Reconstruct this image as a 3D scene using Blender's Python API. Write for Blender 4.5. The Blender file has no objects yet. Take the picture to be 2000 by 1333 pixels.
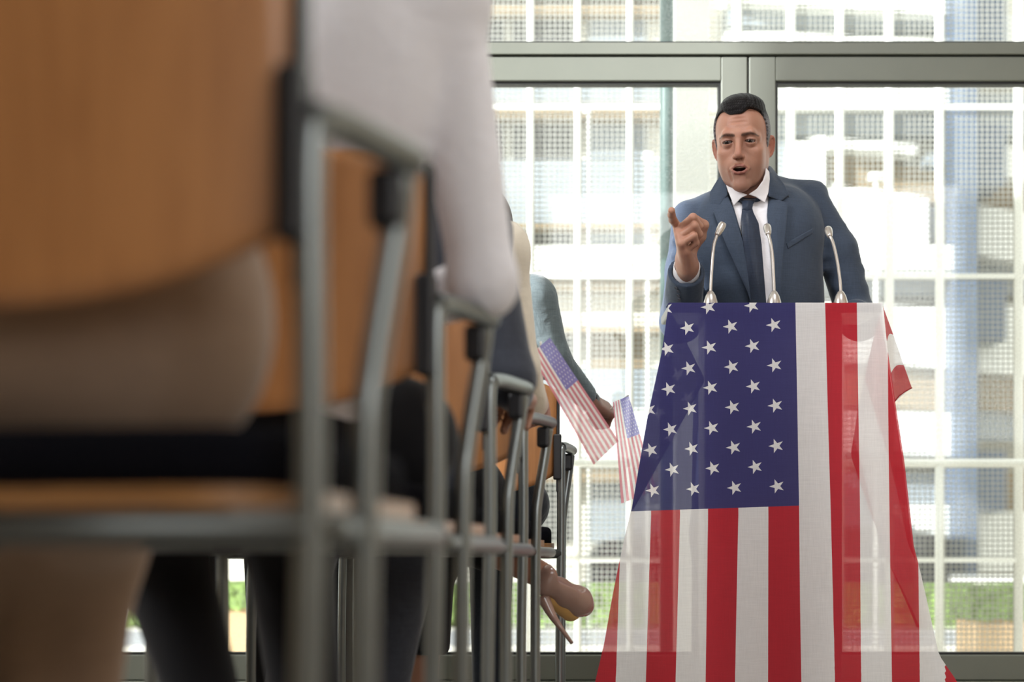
import bpy, bmesh, math, random
import numpy as np
from mathutils import Vector, Matrix
from mathutils.bvhtree import BVHTree
from mathutils.geometry import delaunay_2d_cdt
random.seed(4); np.random.seed(4)
scn = bpy.context.scene
COL = scn.collection

# ------------------------------------------------------------------ camera, world, lights
FPX, CX, HY, HC = 3600.0, 1000.0, 1100.0, 0.42      # focal length in px, centre column, horizon row, camera height
cam_d = bpy.data.cameras.new('camera')
cam_d.sensor_width = 36.0
cam_d.lens = FPX / 2000.0 * 36.0
cam_d.shift_y = (HY - 666.5) / 2000.0
cam_d.clip_start = 0.05; cam_d.clip_end = 300
cam_d.dof.use_dof = True
cam_d.dof.focus_distance = 4.66
cam_d.dof.aperture_fstop = 2.9
cam_d.dof.aperture_blades = 0
cam = bpy.data.objects.new('camera', cam_d); COL.objects.link(cam)
cam.location = (0, 0, HC); cam.rotation_euler = (math.radians(90), 0, 0)
scn.camera = cam
scn.view_settings.view_transform = 'Standard'
scn.view_settings.look = 'None'
scn.view_settings.gamma = 1.0
scn.view_settings.use_curve_mapping = False
scn.view_settings.exposure = 0.0
scn.cycles.use_denoising = True
scn.cycles.max_bounces = 10
scn.cycles.transparent_max_bounces = 24
scn.cycles.sample_clamp_indirect = 6.0
scn.cycles.caustics_reflective = False
scn.cycles.caustics_refractive = False

world = bpy.data.worlds.new('world'); scn.world = world; world.use_nodes = True
wn = world.node_tree; wn.nodes.clear()
wo = wn.nodes.new('ShaderNodeOutputWorld'); wb = wn.nodes.new('ShaderNodeBackground')
sky = wn.nodes.new('ShaderNodeTexSky'); sky.sky_type = 'HOSEK_WILKIE'
sky.sun_direction = Vector((-0.8, -0.1, 0.6)).normalized(); sky.turbidity = 5.0; sky.ground_albedo = 0.6
wmx = wn.nodes.new('ShaderNodeMix'); wmx.data_type = 'RGBA'; wmx.inputs[0].default_value = 0.75
wmx.inputs[7].default_value = (1.0, 1.0, 0.97, 1)
wn.links.new(sky.outputs[0], wmx.inputs[6]); wn.links.new(wmx.outputs[2], wb.inputs[0])
wb.inputs[1].default_value = 2.6
wn.links.new(wb.outputs[0], wo.inputs[0])

def sun(dirn, strength, color, angle=1.0):
    l = bpy.data.lights.new('sun', 'SUN'); l.energy = strength; l.color = color; l.angle = math.radians(angle)
    o = bpy.data.objects.new('sun', l); COL.objects.link(o)
    o.rotation_euler = Vector(dirn).to_track_quat('-Z', 'Y').to_euler()
    o.location = (-6, 2, 8)
    return o
sun((0.80, 0.45, -0.30), 12.0, (0.98, 0.98, 1.0), 1.2)

def area(name, loc, target, sx, sy, power, color=(1, 1, 1)):
    l = bpy.data.lights.new(name, 'AREA'); l.shape = 'RECTANGLE'; l.size = sx; l.size_y = sy
    l.energy = power; l.color = color
    o = bpy.data.objects.new(name, l); COL.objects.link(o)
    o.location = loc
    o.rotation_euler = (Vector(target) - Vector(loc)).to_track_quat('-Z', 'Y').to_euler()
    return o
# soft fill lights added to brighten the room from back, left, right and above
area('fill_back', (1.8, -2.2, 2.2), (0.9, 4.8, 1.3), 3.0, 2.0, 78, (0.96, 0.98, 1.0))
area('fill_left', (-2.7, 2.4, 2.5), (0.6, 4.8, 1.3), 1.6, 1.4, 124, (0.96, 0.98, 1.0))
area('fill_right', (3.4, 2.2, 2.0), (0.2, 2.6, 0.9), 1.6, 1.6, 9, (1.0, 0.97, 0.94))
area('fill_top', (0.9, 2.6, 3.45), (0.8, 4.4, 0.6), 1.2, 0.5, 40, (0.98, 0.98, 1.0))

# ------------------------------------------------------------------ helpers
def lin(c):
    return tuple((v / 255.0 / 12.92) if v / 255.0 <= 0.04045 else ((v / 255.0 + 0.055) / 1.055) ** 2.4 for v in c)

def P(x, y, Y):
    """point at distance Y that the photograph shows at pixel (x, y)"""
    return Vector(((x - CX) * Y / FPX, Y, HC + (HY - y) * Y / FPX))

def props(o, label=None, cat=None, group=None, kind=None):
    if label: o['label'] = label
    if cat: o['category'] = cat
    if group: o['group'] = group
    if kind: o['kind'] = kind
    return o

def empty(name, loc, label=None, cat=None, group=None, kind=None, rz=0.0):
    o = bpy.data.objects.new(name, None); COL.objects.link(o)
    o.location = loc; o.rotation_euler = (0, 0, rz); o.empty_display_size = 0.1
    return props(o, label, cat, group, kind)

def link(name, me, mat, parent=None, local=False):
    o = bpy.data.objects.new(name, me); COL.objects.link(o)
    if mat is not None:
        for m in (mat if isinstance(mat, (list, tuple)) else [mat]): me.materials.append(m)
    if parent is not None:
        o.parent = parent
        if not local:        # mesh given in world coordinates
            M = Matrix.Translation(parent_loc(parent)) @ Matrix.Rotation(parent_rz(parent), 4, 'Z')
            me.transform(M.inverted())
    return o

def parent_loc(o):
    v = Vector(o.location)
    while o.parent: o = o.parent; v = v + Vector(o.location)
    return v
def parent_rz(o):
    a = o.rotation_euler.z
    while o.parent: o = o.parent; a += o.rotation_euler.z
    return a

def npmesh(name, V, F, smooth=True, colors=None):
    me = bpy.data.meshes.new(name)
    V = np.asarray(V, np.float32); F = np.asarray(F, np.int32)
    n = F.shape[1]
    me.vertices.add(len(V)); me.vertices.foreach_set('co', V.ravel())
    me.loops.add(F.size); me.loops.foreach_set('vertex_index', F.ravel())
    me.polygons.add(len(F))
    me.polygons.foreach_set('loop_start', np.arange(0, F.size, n, dtype=np.int32))
    if smooth: me.polygons.foreach_set('use_smooth', np.ones(len(F), bool))
    me.update(calc_edges=True)
    if colors is not None:
        a = me.color_attributes.new('Col', 'FLOAT_COLOR', 'POINT')
        c = np.ones((len(V), 4), np.float32); c[:, :3] = colors
        a.data.foreach_set('color', c.ravel())
    return me

def bm_mesh(name, bm, smooth=False):
    bmesh.ops.recalc_face_normals(bm, faces=bm.faces)
    me = bpy.data.meshes.new(name); bm.to_mesh(me); bm.free()
    if smooth:
        for p in me.polygons: p.use_smooth = True
    return me

def add_box(bm, lo, hi, bev=0.0, seg=2):
    lo = Vector(lo); hi = Vector(hi)
    r = bmesh.ops.create_cube(bm, size=1.0)
    vs = r['verts']
    bmesh.ops.scale(bm, vec=(hi - lo), verts=vs)
    bmesh.ops.translate(bm, vec=(lo + hi) / 2, verts=vs)
    if bev > 0:
        es = list({e for v in vs for e in v.link_edges})
        bmesh.ops.bevel(bm, geom=es, offset=bev, segments=seg, affect='EDGES', profile=0.5)

def box(name, lo, hi, mat, parent=None, bev=0.0, local=False):
    bm = bmesh.new(); add_box(bm, lo, hi, bev)
    return link(name, bm_mesh(name, bm), mat, parent, local)

def catmull(pts, n=8):
    pts = [Vector(p) for p in pts]
    if len(pts) < 3: return pts
    q = [pts[0] * 2 - pts[1]] + pts + [pts[-1] * 2 - pts[-2]]
    out = []
    for i in range(1, len(q) - 2):
        for k in range(n):
            t = k / n
            a, b, c, d = q[i - 1], q[i], q[i + 1], q[i + 2]
            out.append(0.5 * ((2 * b) + (c - a) * t + (2 * a - 5 * b + 4 * c - d) * t * t + (-a + 3 * b - 3 * c + d) * t ** 3))
    out.append(q[-2]); return out

def tube_into(bm, pts, r, seg=14, caps=True):
    pts = [Vector(p) for p in pts]
    rs = r if isinstance(r, (list, tuple)) else [r] * len(pts)
    if len(rs) != len(pts): rs = list(np.interp(np.linspace(0, 1, len(pts)), np.linspace(0, 1, len(rs)), rs))
    ref = None; rings = []
    for i, p in enumerate(pts):
        d = (pts[min(i + 1, len(pts) - 1)] - pts[max(i - 1, 0)]).normalized()
        if ref is None:
            ref = d.orthogonal().normalized()
        u = (ref - d * ref.dot(d)).normalized(); ref = u
        w = d.cross(u)
        rings.append([bm.verts.new(p + (u * math.cos(a) + w * math.sin(a)) * rs[i]) for a in [2 * math.pi * k / seg for k in range(seg)]])
    for a, b in zip(rings[:-1], rings[1:]):
        for k in range(seg):
            bm.faces.new((a[k], a[(k + 1) % seg], b[(k + 1) % seg], b[k]))
    if caps:
        bm.faces.new(rings[0][::-1]); bm.faces.new(rings[-1])

def tube(name, pts, r, mat, parent=None, seg=14, local=False, smooth=True):
    bm = bmesh.new(); tube_into(bm, pts, r, seg)
    me = bm_mesh(name, bm)
    if smooth:
        for p in me.polygons: p.use_smooth = len(p.vertices) == 4
    return link(name, me, mat, parent, local)

def lathe(name, prof, center, mat, parent=None, seg=32, local=False):
    bm = bmesh.new(); rings = []
    for r, z in prof:
        rings.append([bm.verts.new((center[0] + r * math.cos(2 * math.pi * k / seg), center[1] + r * math.sin(2 * math.pi * k / seg), center[2] + z)) for k in range(seg)])
    for a, b in zip(rings[:-1], rings[1:]):
        for k in range(seg): bm.faces.new((a[k], a[(k + 1) % seg], b[(k + 1) % seg], b[k]))
    bm.faces.new(rings[0][::-1]); bm.faces.new(rings[-1])
    return link(name, bm_mesh(name, bm, True), mat, parent, local)

# ------------------------------------------------------------------ materials
def nd(nt, typ, **kw):
    n = nt.nodes.new(typ)
    for k, v in kw.items(): setattr(n, k, v)
    return n
def new_mat(name):
    m = bpy.data.materials.new(name); m.use_nodes = True
    return m, m.node_tree, m.node_tree.nodes['Principled BSDF']
def mat(name, rgb, rough=0.6, metal=0.0, var=0.06, scale=30.0, bump=0.0, bscale=None, spec=0.5, sheen=0.0, stretch=None):
    m, nt, b = new_mat(name)
    c = lin(rgb)
    tc = nd(nt, 'ShaderNodeTexCoord')
    vec = tc.outputs['Object']
    if stretch:
        mp = nd(nt, 'ShaderNodeMapping'); mp.inputs['Scale'].default_value = stretch
        nt.links.new(vec, mp.inputs[0]); vec = mp.outputs[0]
    nz = nd(nt, 'ShaderNodeTexNoise'); nz.inputs['Scale'].default_value = scale; nz.inputs['Detail'].default_value = 4
    nt.links.new(vec, nz.inputs['Vector'])
    rp = nd(nt, 'ShaderNodeValToRGB')
    rp.color_ramp.elements[0].position = 0.3; rp.color_ramp.elements[1].position = 0.7
    rp.color_ramp.elements[0].color = tuple(v * (1 - var) for v in c) + (1,)
    rp.color_ramp.elements[1].color = tuple(min(1, v * (1 + var)) for v in c) + (1,)
    nt.links.new(nz.outputs[0], rp.inputs[0]); nt.links.new(rp.outputs[0], b.inputs['Base Color'])
    b.inputs['Roughness'].default_value = rough; b.inputs['Metallic'].default_value = metal
    b.inputs['Specular IOR Level'].default_value = spec
    if sheen: b.inputs['Sheen Weight'].default_value = sheen
    if bump > 0:
        n2 = nd(nt, 'ShaderNodeTexNoise'); n2.inputs['Scale'].default_value = bscale or scale * 3; n2.inputs['Detail'].default_value = 5
        nt.links.new(vec, n2.inputs['Vector'])
        bp = nd(nt, 'ShaderNodeBump'); bp.inputs['Strength'].default_value = bump; bp.inputs['Distance'].default_value = 0.01
        nt.links.new(n2.outputs[0], bp.inputs['Height']); nt.links.new(bp.outputs[0], b.inputs['Normal'])
    return m
def wood_mat(name, rgb, rgb2, rough=0.35, stretch=(1, 1, 12), scale=6.0):
    m, nt, b = new_mat(name)
    tc = nd(nt, 'ShaderNodeTexCoord'); mp = nd(nt, 'ShaderNodeMapping'); mp.inputs['Scale'].default_value = stretch
    nt.links.new(tc.outputs['Object'], mp.inputs[0])
    nz = nd(nt, 'ShaderNodeTexNoise'); nz.inputs['Scale'].default_value = scale; nz.inputs['Detail'].default_value = 6; nz.inputs['Distortion'].default_value = 0.6
    nt.links.new(mp.outputs[0], nz.inputs['Vector'])
    rp = nd(nt, 'ShaderNodeValToRGB')
    rp.color_ramp.elements[0].position = 0.35; rp.color_ramp.elements[1].position = 0.65
    rp.color_ramp.elements[0].color = lin(rgb) + (1,); rp.color_ramp.elements[1].color = lin(rgb2) + (1,)
    nt.links.new(nz.outputs[0], rp.inputs[0]); nt.links.new(rp.outputs[0], b.inputs['Base Color'])
    b.inputs['Roughness'].default_value = rough; b.inputs['Coat Weight'].default_value = 0.4; b.inputs['Coat Roughness'].default_value = 0.25
    return m
def vcol_mat(name, rough=0.5, sss=0.0, bump=0.0, bscale=200, spec=0.4, stretch=None):
    m, nt, b = new_mat(name)
    a = nd(nt, 'ShaderNodeVertexColor'); a.layer_name = 'Col'
    nt.links.new(a.outputs[0], b.inputs['Base Color'])
    b.inputs['Roughness'].default_value = rough; b.inputs['Specular IOR Level'].default_value = spec
    if sss:
        b.inputs['Subsurface Weight'].default_value = sss
        b.inputs['Subsurface Radius'].default_value = (1.0, 0.35, 0.2)
        b.inputs['Subsurface Scale'].default_value = 0.006
    if bump:
        tc = nd(nt, 'ShaderNodeTexCoord'); vec = tc.outputs['Object']
        if stretch:
            mp = nd(nt, 'ShaderNodeMapping'); mp.inputs['Scale'].default_value = stretch
            nt.links.new(vec, mp.inputs[0]); vec = mp.outputs[0]
        n2 = nd(nt, 'ShaderNodeTexNoise'); n2.inputs['Scale'].default_value = bscale; n2.inputs['Detail'].default_value = 4
        nt.links.new(vec, n2.inputs['Vector'])
        bp = nd(nt, 'ShaderNodeBump'); bp.inputs['Strength'].default_value = bump; bp.inputs['Distance'].default_value = 0.002
        nt.links.new(n2.outputs[0], bp.inputs['Height']); nt.links.new(bp.outputs[0], b.inputs['Normal'])
    return m
def cloth_mat(name, rgb, rough=0.75, weave=900.0, contrast=0.12, sheen=0.25, wrinkle=0.0, wscale=14.0, tint=(1.0, 1.0, 1.0)):
    """woven cloth: two crossed thread directions with a slub noise"""
    m, nt, b = new_mat(name); c = lin(rgb)
    tc = nd(nt, 'ShaderNodeTexCoord')
    outs = []
    for st in ((weave, weave, 20.0), (30.0, 30.0, weave)):
        mp = nd(nt, 'ShaderNodeMapping'); mp.inputs['Scale'].default_value = st
        nt.links.new(tc.outputs['Object'], mp.inputs[0])
        nz = nd(nt, 'ShaderNodeTexNoise'); nz.inputs['Scale'].default_value = 1.0; nz.inputs['Detail'].default_value = 1
        nt.links.new(mp.outputs[0], nz.inputs['Vector']); outs.append(nz.outputs[0])
    ad = nd(nt, 'ShaderNodeMath', operation='ADD'); nt.links.new(outs[0], ad.inputs[0]); nt.links.new(outs[1], ad.inputs[1])
    mr = nd(nt, 'ShaderNodeMapRange'); mr.inputs[1].default_value = 0.7; mr.inputs[2].default_value = 1.3
    mr.inputs[3].default_value = 1 - contrast; mr.inputs[4].default_value = 1 + contrast
    nt.links.new(ad.outputs[0], mr.inputs[0])
    vm = nd(nt, 'ShaderNodeVectorMath', operation='SCALE'); vm.inputs[0].default_value = c
    nt.links.new(mr.outputs[0], vm.inputs['Scale']); nt.links.new(vm.outputs[0], b.inputs['Base Color'])
    b.inputs['Roughness'].default_value = rough; b.inputs['Sheen Weight'].default_value = sheen; b.inputs['Sheen Roughness'].default_value = 0.4
    b.inputs['Specular IOR Level'].default_value = 0.25
    if wrinkle:
        n2 = nd(nt, 'ShaderNodeTexNoise'); n2.inputs['Scale'].default_value = wscale; n2.inputs['Detail'].default_value = 3; n2.inputs['Distortion'].default_value = 0.8
        nt.links.new(tc.outputs['Object'], n2.inputs['Vector'])
        bp = nd(nt, 'ShaderNodeBump'); bp.inputs['Strength'].default_value = wrinkle; bp.inputs['Distance'].default_value = 0.02
        nt.links.new(n2.outputs[0], bp.inputs['Height']); nt.links.new(bp.outputs[0], b.inputs['Normal'])
    return m

M = {}
M['frame'] = mat('aluminium_frame', (116, 120, 110), 0.42, 0.15, 0.03, 8)
M['gasket'] = mat('black_gasket', (22, 24, 22), 0.5)
M['steel'] = mat('satin_steel', (128, 133, 132), 0.32, 0.85, 0.05, 20)
M['steel_d'] = mat('grey_steel', (96, 99, 97), 0.35, 0.8, 0.05, 20)
M['black'] = mat('black_plastic', (22, 22, 26), 0.45)
M['cushion'] = mat('black_cushion', (16, 16, 21), 0.95, 0, 0.15, 200, 0.3, 600, spec=0.05)
M['ply'] = wood_mat('chair_plywood', (164, 110, 64), (180, 124, 74), 0.36, (5, 5, 0.4), 12)
M['plyedge'] = wood_mat('plywood_edge', (134, 92, 52), (166, 118, 68), 0.5, (1, 1, 30), 20)
M['silver'] = mat('silver_paint', (196, 190, 184), 0.28, 0.75, 0.02, 30)
M['lectern'] = mat('grey_lectern', (150, 150, 152), 0.5, 0, 0.05, 10)
M['acrylic'] = mat('lectern_board', (120, 122, 128), 0.3, 0, 0.03, 10)
M['floor'] = mat('pale_floor', (146, 140, 132), 0.35, 0, 0.08, 3, 0.05, 60)
M['ceil'] = mat('white_ceiling', (214, 210, 204), 0.9, 0, 0.02, 3)
M['wall'] = mat('warm_wall', (196, 176, 150), 0.85, 0, 0.04, 4)
M['white'] = mat('white_paint', (236, 236, 230), 0.6, 0, 0.02, 5)
M['concrete'] = mat('pale_concrete', (214, 210, 198), 0.9, 0, 0.06, 3)
M['tan'] = mat('tan_render', (142, 124, 98), 0.9, 0, 0.08, 3)
M['greyp'] = mat('grey_panel', (140, 148, 156), 0.7, 0, 0.05, 3)
M['darkwin'] = mat('dark_opening', (66, 66, 66), 0.4, 0, 0.2, 2)
M['slate'] = mat('blue_grey_metal', (78, 94, 118), 0.5, 0.1, 0.06, 4)
M['teal'] = mat('teal_post_paint', (104, 128, 128), 0.4, 0, 0.04, 8)
M['pave'] = mat('pale_paving', (226, 220, 210), 0.9, 0, 0.07, 2)
M['road'] = mat('grey_asphalt', (150, 152, 156), 0.9, 0, 0.08, 4)
M['hedge'] = mat('hedge_leaves', (104, 128, 62), 0.7, 0, 0.55, 28, 1.0, 40)
M['planter'] = mat('tan_planter', (196, 166, 128), 0.8, 0, 0.06, 4)
M['car'] = mat('dark_car_paint', (34, 35, 42), 0.25, 0.3, 0.03, 5)
M['carglass'] = mat('car_window', (90, 96, 108), 0.1)
M['tyre'] = mat('tyre_rubber', (30, 30, 32), 0.8)

def glass_mat():
    m, nt, b = new_mat('window_glass')
    nt.nodes.remove(b); out = nt.nodes['Material Output']
    tr = nd(nt, 'ShaderNodeBsdfTransparent'); tr.inputs[0].default_value = (0.96, 0.98, 0.96, 1)
    gl = nd(nt, 'ShaderNodeBsdfGlossy'); gl.inputs['Roughness'].default_value = 0.02
    df = nd(nt, 'ShaderNodeBsdfDiffuse'); df.inputs[0].default_value = (0.9, 0.92, 0.9, 1)
    nz = nd(nt, 'ShaderNodeTexNoise'); nz.inputs['Scale'].default_value = 160; tc = nd(nt, 'ShaderNodeTexCoord')
    nt.links.new(tc.outputs['Object'], nz.inputs['Vector'])
    mr = nd(nt, 'ShaderNodeMapRange'); mr.inputs[1].default_value = 0.45; mr.inputs[2].default_value = 0.8; mr.inputs[3].default_value = 0.02; mr.inputs[4].default_value = 0.10
    nt.links.new(nz.outputs[0], mr.inputs[0])
    m1 = nd(nt, 'ShaderNodeMixShader'); m1.inputs[0].default_value = 0.04
    m2 = nd(nt, 'ShaderNodeMixShader')
    nt.links.new(tr.outputs[0], m1.inputs[1]); nt.links.new(gl.outputs[0], m1.inputs[2])
    nt.links.new(mr.outputs[0], m2.inputs[0]); nt.links.new(m1.outputs[0], m2.inputs[1]); nt.links.new(df.outputs[0], m2.inputs[2])
    nt.links.new(m2.outputs[0], out.inputs[0]); return m
M['glass'] = glass_mat()

# ------------------------------------------------------------------ room shell
FY = 5.80   # inner face of the window wall
XL, XR, YB, ZC = -3.0, 3.6, -2.6, 3.6
S = 'structure'
props(box('floor', (XL, YB, -0.1), (XR, FY + 0.1, 0), M['floor']), kind=S)
props(box('ceiling', (XL, YB, ZC), (XR, FY + 0.1, ZC + 0.1), M['ceil']), kind=S)
props(box('wall_right', (XR, YB, 0), (XR + 0.1, FY + 0.1, ZC), M['wall']), kind=S)
props(box('wall_back', (XL, YB - 0.1, 0), (XR, YB, ZC), M['wall']), kind=S)
# unseen left wall; two added openings let sun onto the sleeve and window frames
wl = bmesh.new()
OPEN = [(2.90, 3.45, 1.5, 2.78), (3.62, 4.50, 2.7, 3.58)]
add_box(wl, (XL - 0.1, YB, 0), (XL, 2.90, ZC)); add_box(wl, (XL - 0.1, 3.45, 0), (XL, 3.62, ZC)); add_box(wl, (XL - 0.1, 4.50, 0), (XL, FY + 0.1, ZC))
for y0, y1, z0, z1 in OPEN:
    add_box(wl, (XL - 0.1, y0, 0), (XL, y1, z0)); add_box(wl, (XL - 0.1, y0, z1), (XL, y1, ZC))
props(link('wall_left', bm_mesh('wall_left', wl), M['wall']), kind=S)

def zof(py, Y=FY): return HC + (HY - py) * Y / FPX
def xof(px, Y=FY): return (px - CX) * Y / FPX
ZT0, ZT1 = zof(108), zof(85)      # transom
ZF0, ZF1 = zof(158), zof(110)     # head rails of the lower windows
ZS = zof(1280)                     # sill top
D = 0.07
def window(name, x0, x1, z0, z1, fl, fr, fb, ft):
    w = props(empty(name, ((x0 + x1) / 2, FY + D / 2, z0)), kind=S)
    bm = bmesh.new()
    for lo, hi in (((x0, z0), (x0 + fl, z1)), ((x1 - fr, z0), (x1, z1)), ((x0 + fl, z0), (x1 - fr, z0 + fb)), ((x0 + fl, z1 - ft), (x1 - fr, z1))):
        if hi[0] - lo[0] > 1e-4 and hi[1] - lo[1] > 1e-4:
            add_box(bm, (lo[0], FY, lo[1]), (hi[0], FY + D, hi[1]), 0.003, 1)
    link('window_frame', bm_mesh('window_frame', bm), M['frame'], w)
    gx0, gx1, gz0, gz1 = x0 + fl, x1 - fr, z0 + fb, z1 - ft
    g = 0.008
    bm = bmesh.new()
    for lo, hi in (((gx0, gz0), (gx0 + g, gz1)), ((gx1 - g, gz0), (gx1, gz1)), ((gx0 + g, gz0), (gx1 - g, gz0 + g)), ((gx0 + g, gz1 - g), (gx1 - g, gz1))):
        add_box(bm, (lo[0], FY + 0.012, lo[1]), (hi[0], FY + 0.05, hi[1]))
    link('window_gasket', bm_mesh('window_gasket', bm), M['gasket'], w)
    box('window_pane', (gx0 + g, FY + 0.028, gz0 + g), (gx1 - g, FY + 0.034, gz1 - g), M['glass'], w)
    return w
xm = xof(1461.5)
window('window_1', XL, xm - 0.0028, 0.05, ZF1, 0.08, xof(1459) - xof(1408), ZS - 0.05, ZF1 - ZF0)
window('window_2', xm + 0.0028, XR, 0.05, ZF1, xof(1515) - xof(1463), 0.08, ZS - 0.05, ZF1 - ZF0)
window('window_3', XL, XR, ZT1, ZC, 0.08, 0.08, 0.002, 0.06)
props(box('trim_1', (XL, FY - 0.012, ZT0), (XR, FY + D, ZT1), M['frame'], bev=0.003), kind=S)
props(box('trim_2', (XL, FY - 0.01, 0.0), (XR, FY + D, 0.048), M['frame'], bev=0.003), kind=S)
props(box('trim_3', (XL, FY + 0.02, ZF1), (XR, FY + D, ZT0), M['gasket']), kind=S)
props(box('trim_4', (xm - 0.0028, FY + 0.02, 0.048), (xm + 0.0028, FY + D, ZF1), M['gasket']), kind=S)

# ------------------------------------------------------------------ outside
GZ = -0.15
props(box('ground', (-14, FY + 0.12, GZ - 0.2), (16, 60, GZ), M['pave']), kind=S)
props(box('ground', (-14, 12.6, GZ), (16, 15.2, GZ + 0.012), M['road']), kind=S)

# teal steel post and white clad column just outside the glass
tube('steel_post', [P(1302, 1100, 6.5).xy.to_3d() + Vector((0, 0, GZ)), P(1302, 1100, 6.5).xy.to_3d() + Vector((0, 0, 4.2))], 0.0235, M['teal'], seg=24)
props(bpy.data.objects['steel_post'], 'tall round teal steel post outside the glass beside the white column', 'post')
props(box('clad_column', (xof(1318, 7.2), 7.2, GZ), (xof(1386, 7.2), 7.34, 4.4), mat('bright_white_cladding', (252, 253, 250), 0.5, 0, 0.01, 5), bev=0.006),
      'broad flat white column outside the glass behind the speaker', 'column')

# handrail outside
hr = empty('guard_rail', (0.4, 7.7, GZ), 'pale horizontal guard rail running outside along the whole window', 'railing')
RZ = zof(905, 7.7)
tube('top_rail', [(-6, 7.7, RZ), (9, 7.7, RZ)], 0.017, M['white'], hr)
for k in range(9):
    x = -5.1 + k * 1.72
    tube('rail_post', [(x, 7.7, GZ), (x, 7.7, RZ)], 0.014, M['white'], hr)

# metal mesh screens on posts
SY = 8.3
def sx(px): return xof(px, SY)
def sz(py): return zof(py, SY)
posts = [1036, 1128, 1230, 1440, 1545, 1640, 1737, 1835, 1990]
sc_ = empty('mesh_screen', (sx(1450), SY, GZ), 'tall white framed wire mesh screen standing outside between window and parking building', 'screen')
for px in [620, 720, 825, 930] + posts + [2090]:
    w = 0.015 if px < 1300 else 0.021
    tube('screen_post', [(sx(px), SY, GZ), (sx(px), SY, 4.6)], w, M['white'], sc_, seg=10)
for py in (-120, 210, 540, 1095):
    box('screen_rail', (sx(600), SY - 0.012, sz(py) - 0.011), (sx(2110), SY + 0.012, sz(py) + 0.011), M['white'], sc_)
bm = bmesh.new()
pitch = 0.0235
M['wire'] = mat('galvanised_wire', (168, 168, 162), 0.5, 0.3)
x = sx(900)
while x < sx(2000):
    if not (sx(1310) < x < sx(1390)): add_box(bm, (x, SY + 0.014, 0.0), (x + 0.0045, SY + 0.018, sz(-100)))
    x += pitch
z = 0.0
while z < sz(-100):
    add_box(bm, (sx(900), SY + 0.018, z), (sx(2000), SY + 0.022, z + 0.006)); z += pitch
link('wire_mesh', bm_mesh('wire_mesh', bm), M['wire'], sc_)

# parking building across the street: pieces given by what they span, each with real depth
BY = 19.0
def piece(parent, name, x0, y0, x1, y1, matn, Y=BY, depth=0.6, slope=0.0):
    """box whose top and bottom may slope along the facade (ramp parapets)"""
    a, b = P(x0, y0, Y), P(x1, y1, Y)
    dz = -slope * Y / FPX
    bm = bmesh.new(); add_box(bm, (a.x, Y, b.z), (b.x, Y + depth, a.z))
    for v in bm.verts:
        if v.co.x > (a.x + b.x) / 2: v.co.z += dz
    return link(name, bm_mesh(name, bm), M[matn], parent)
bl = empty('office_building', (-3, BY, GZ), 'pale office block with tan bands and dark window openings, left of the teal post', 'building')
piece(bl, 'wall', 100, -260, 1312, 1135, 'concrete', BY + 0.9, 6)
for y0, y1, mn, pr in ((-180, -140, 'tan', 0.3), (-60, -10, 'white', .4), (8, 26, 'tan', .3), (160, 200, 'greyp', .35), (200, 228, 'tan', .45), (312, 436, 'greyp', .3), (436, 444, 'tan', .35),
                       (482, 532, 'white', .5), (536, 566, 'tan', .3), (636, 650, 'tan', .4), (722, 800, 'greyp', .3), (800, 898, 'white', .4), (920, 940, 'tan', .35)):
    piece(bl, 'facade_band', 100, y0, 1312, y1, mn, BY + 0.9 - pr, pr)
for y0, y1 in ((28, 86), (232, 310), (446, 480), (652, 720), (944, 1060)):
    for x0, x1 in ((300, 420), (440, 560), (600, 720), (760, 860), (880, 985), (1000, 1120), (1150, 1262)):
        dk = 'darkwin' if x1 < 1130 else 'greyp'
        if y0 == 652: dk = 'tan' if x0 > 1100 else 'darkwin'
        piece(bl, 'window', x0, y0, x1, y1, dk, BY + 0.86, 0.1)
pb = empty('parking_building', (6, BY, GZ), 'white multi-storey parking building with sloping sunlit ramps, right of the speaker', 'building')
piece(pb, 'wall', 1312, -260, 2600, 1125, 'concrete', BY + 1.2, 6)
for (x0, y0, x1, y1, mn, dp, sl) in (
        (1420, 160, 1880, 205, 'white', .8, 0), (1420, 220, 1880, 262, 'greyp', .4, 0), (1545, 280, 1614, 480, 'white', .7, -18), (1420, 232, 1540, 470, 'greyp', .3, 0),
        (1620, 268, 1790, 286, 'white', .9, 14), (1620, 290, 1885, 352, 'tan', .5, 60), (1625, 360, 1812, 474, 'white', .8, 25), (1812, 300, 1882, 470, 'greyp', .4, 0),
        (1420, 480, 1885, 530, 'white', 1.0, 0), (1420, 545, 1885, 575, 'greyp', .4, 0), (1560, 585, 1885, 700, 'white', .7, 20), (1640, 715, 1885, 790, 'tan', .5, 14),
        (1600, 800, 1885, 880, 'white', .9, 10), (1600, 925, 1885, 985, 'greyp', .4, 0), (1600, 985, 1885, 1050, 'white', .8, 0), (1600, 1055, 1885, 1120, 'tan', .4, 0),
        (1420, 10, 1885, 50, 'greyp', .4, 0), (1420, -100, 1885, 0, 'white', .7, 30), (1420, 58, 1885, 84, 'white', .8, 22),
        (1912, 30, 2600, 84, 'white', .8, 30), (1912, 268, 2600, 326, 'white', .8, 220), (1912, 330, 2600, 396, 'tan', .5, 200), (1912, 400, 2600, 498, 'white', .8, 120),
        (1912, 185, 2600, 262, 'greyp', .5, 0), (1912, 520, 2600, 575, 'greyp', .4, 0), (1912, 590, 2600, 725, 'white', .8, 60), (1912, 735, 2600, 800, 'tan', .5, 60), (1912, 800, 2600, 860, 'greyp', .4, 0),
        (1912, 920, 2600, 1000, 'tan', .4, 0), (1912, 1000, 2600, 1120, 'white', .8, 0)):
    piece(pb, 'ramp_band', x0, y0, x1, y1, mn, BY + 1.2 - dp, dp, sl)
piece(pb, 'service_tower', 1884, -260, 1910, 1125, 'slate', BY - 0.3, 1.4)
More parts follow.
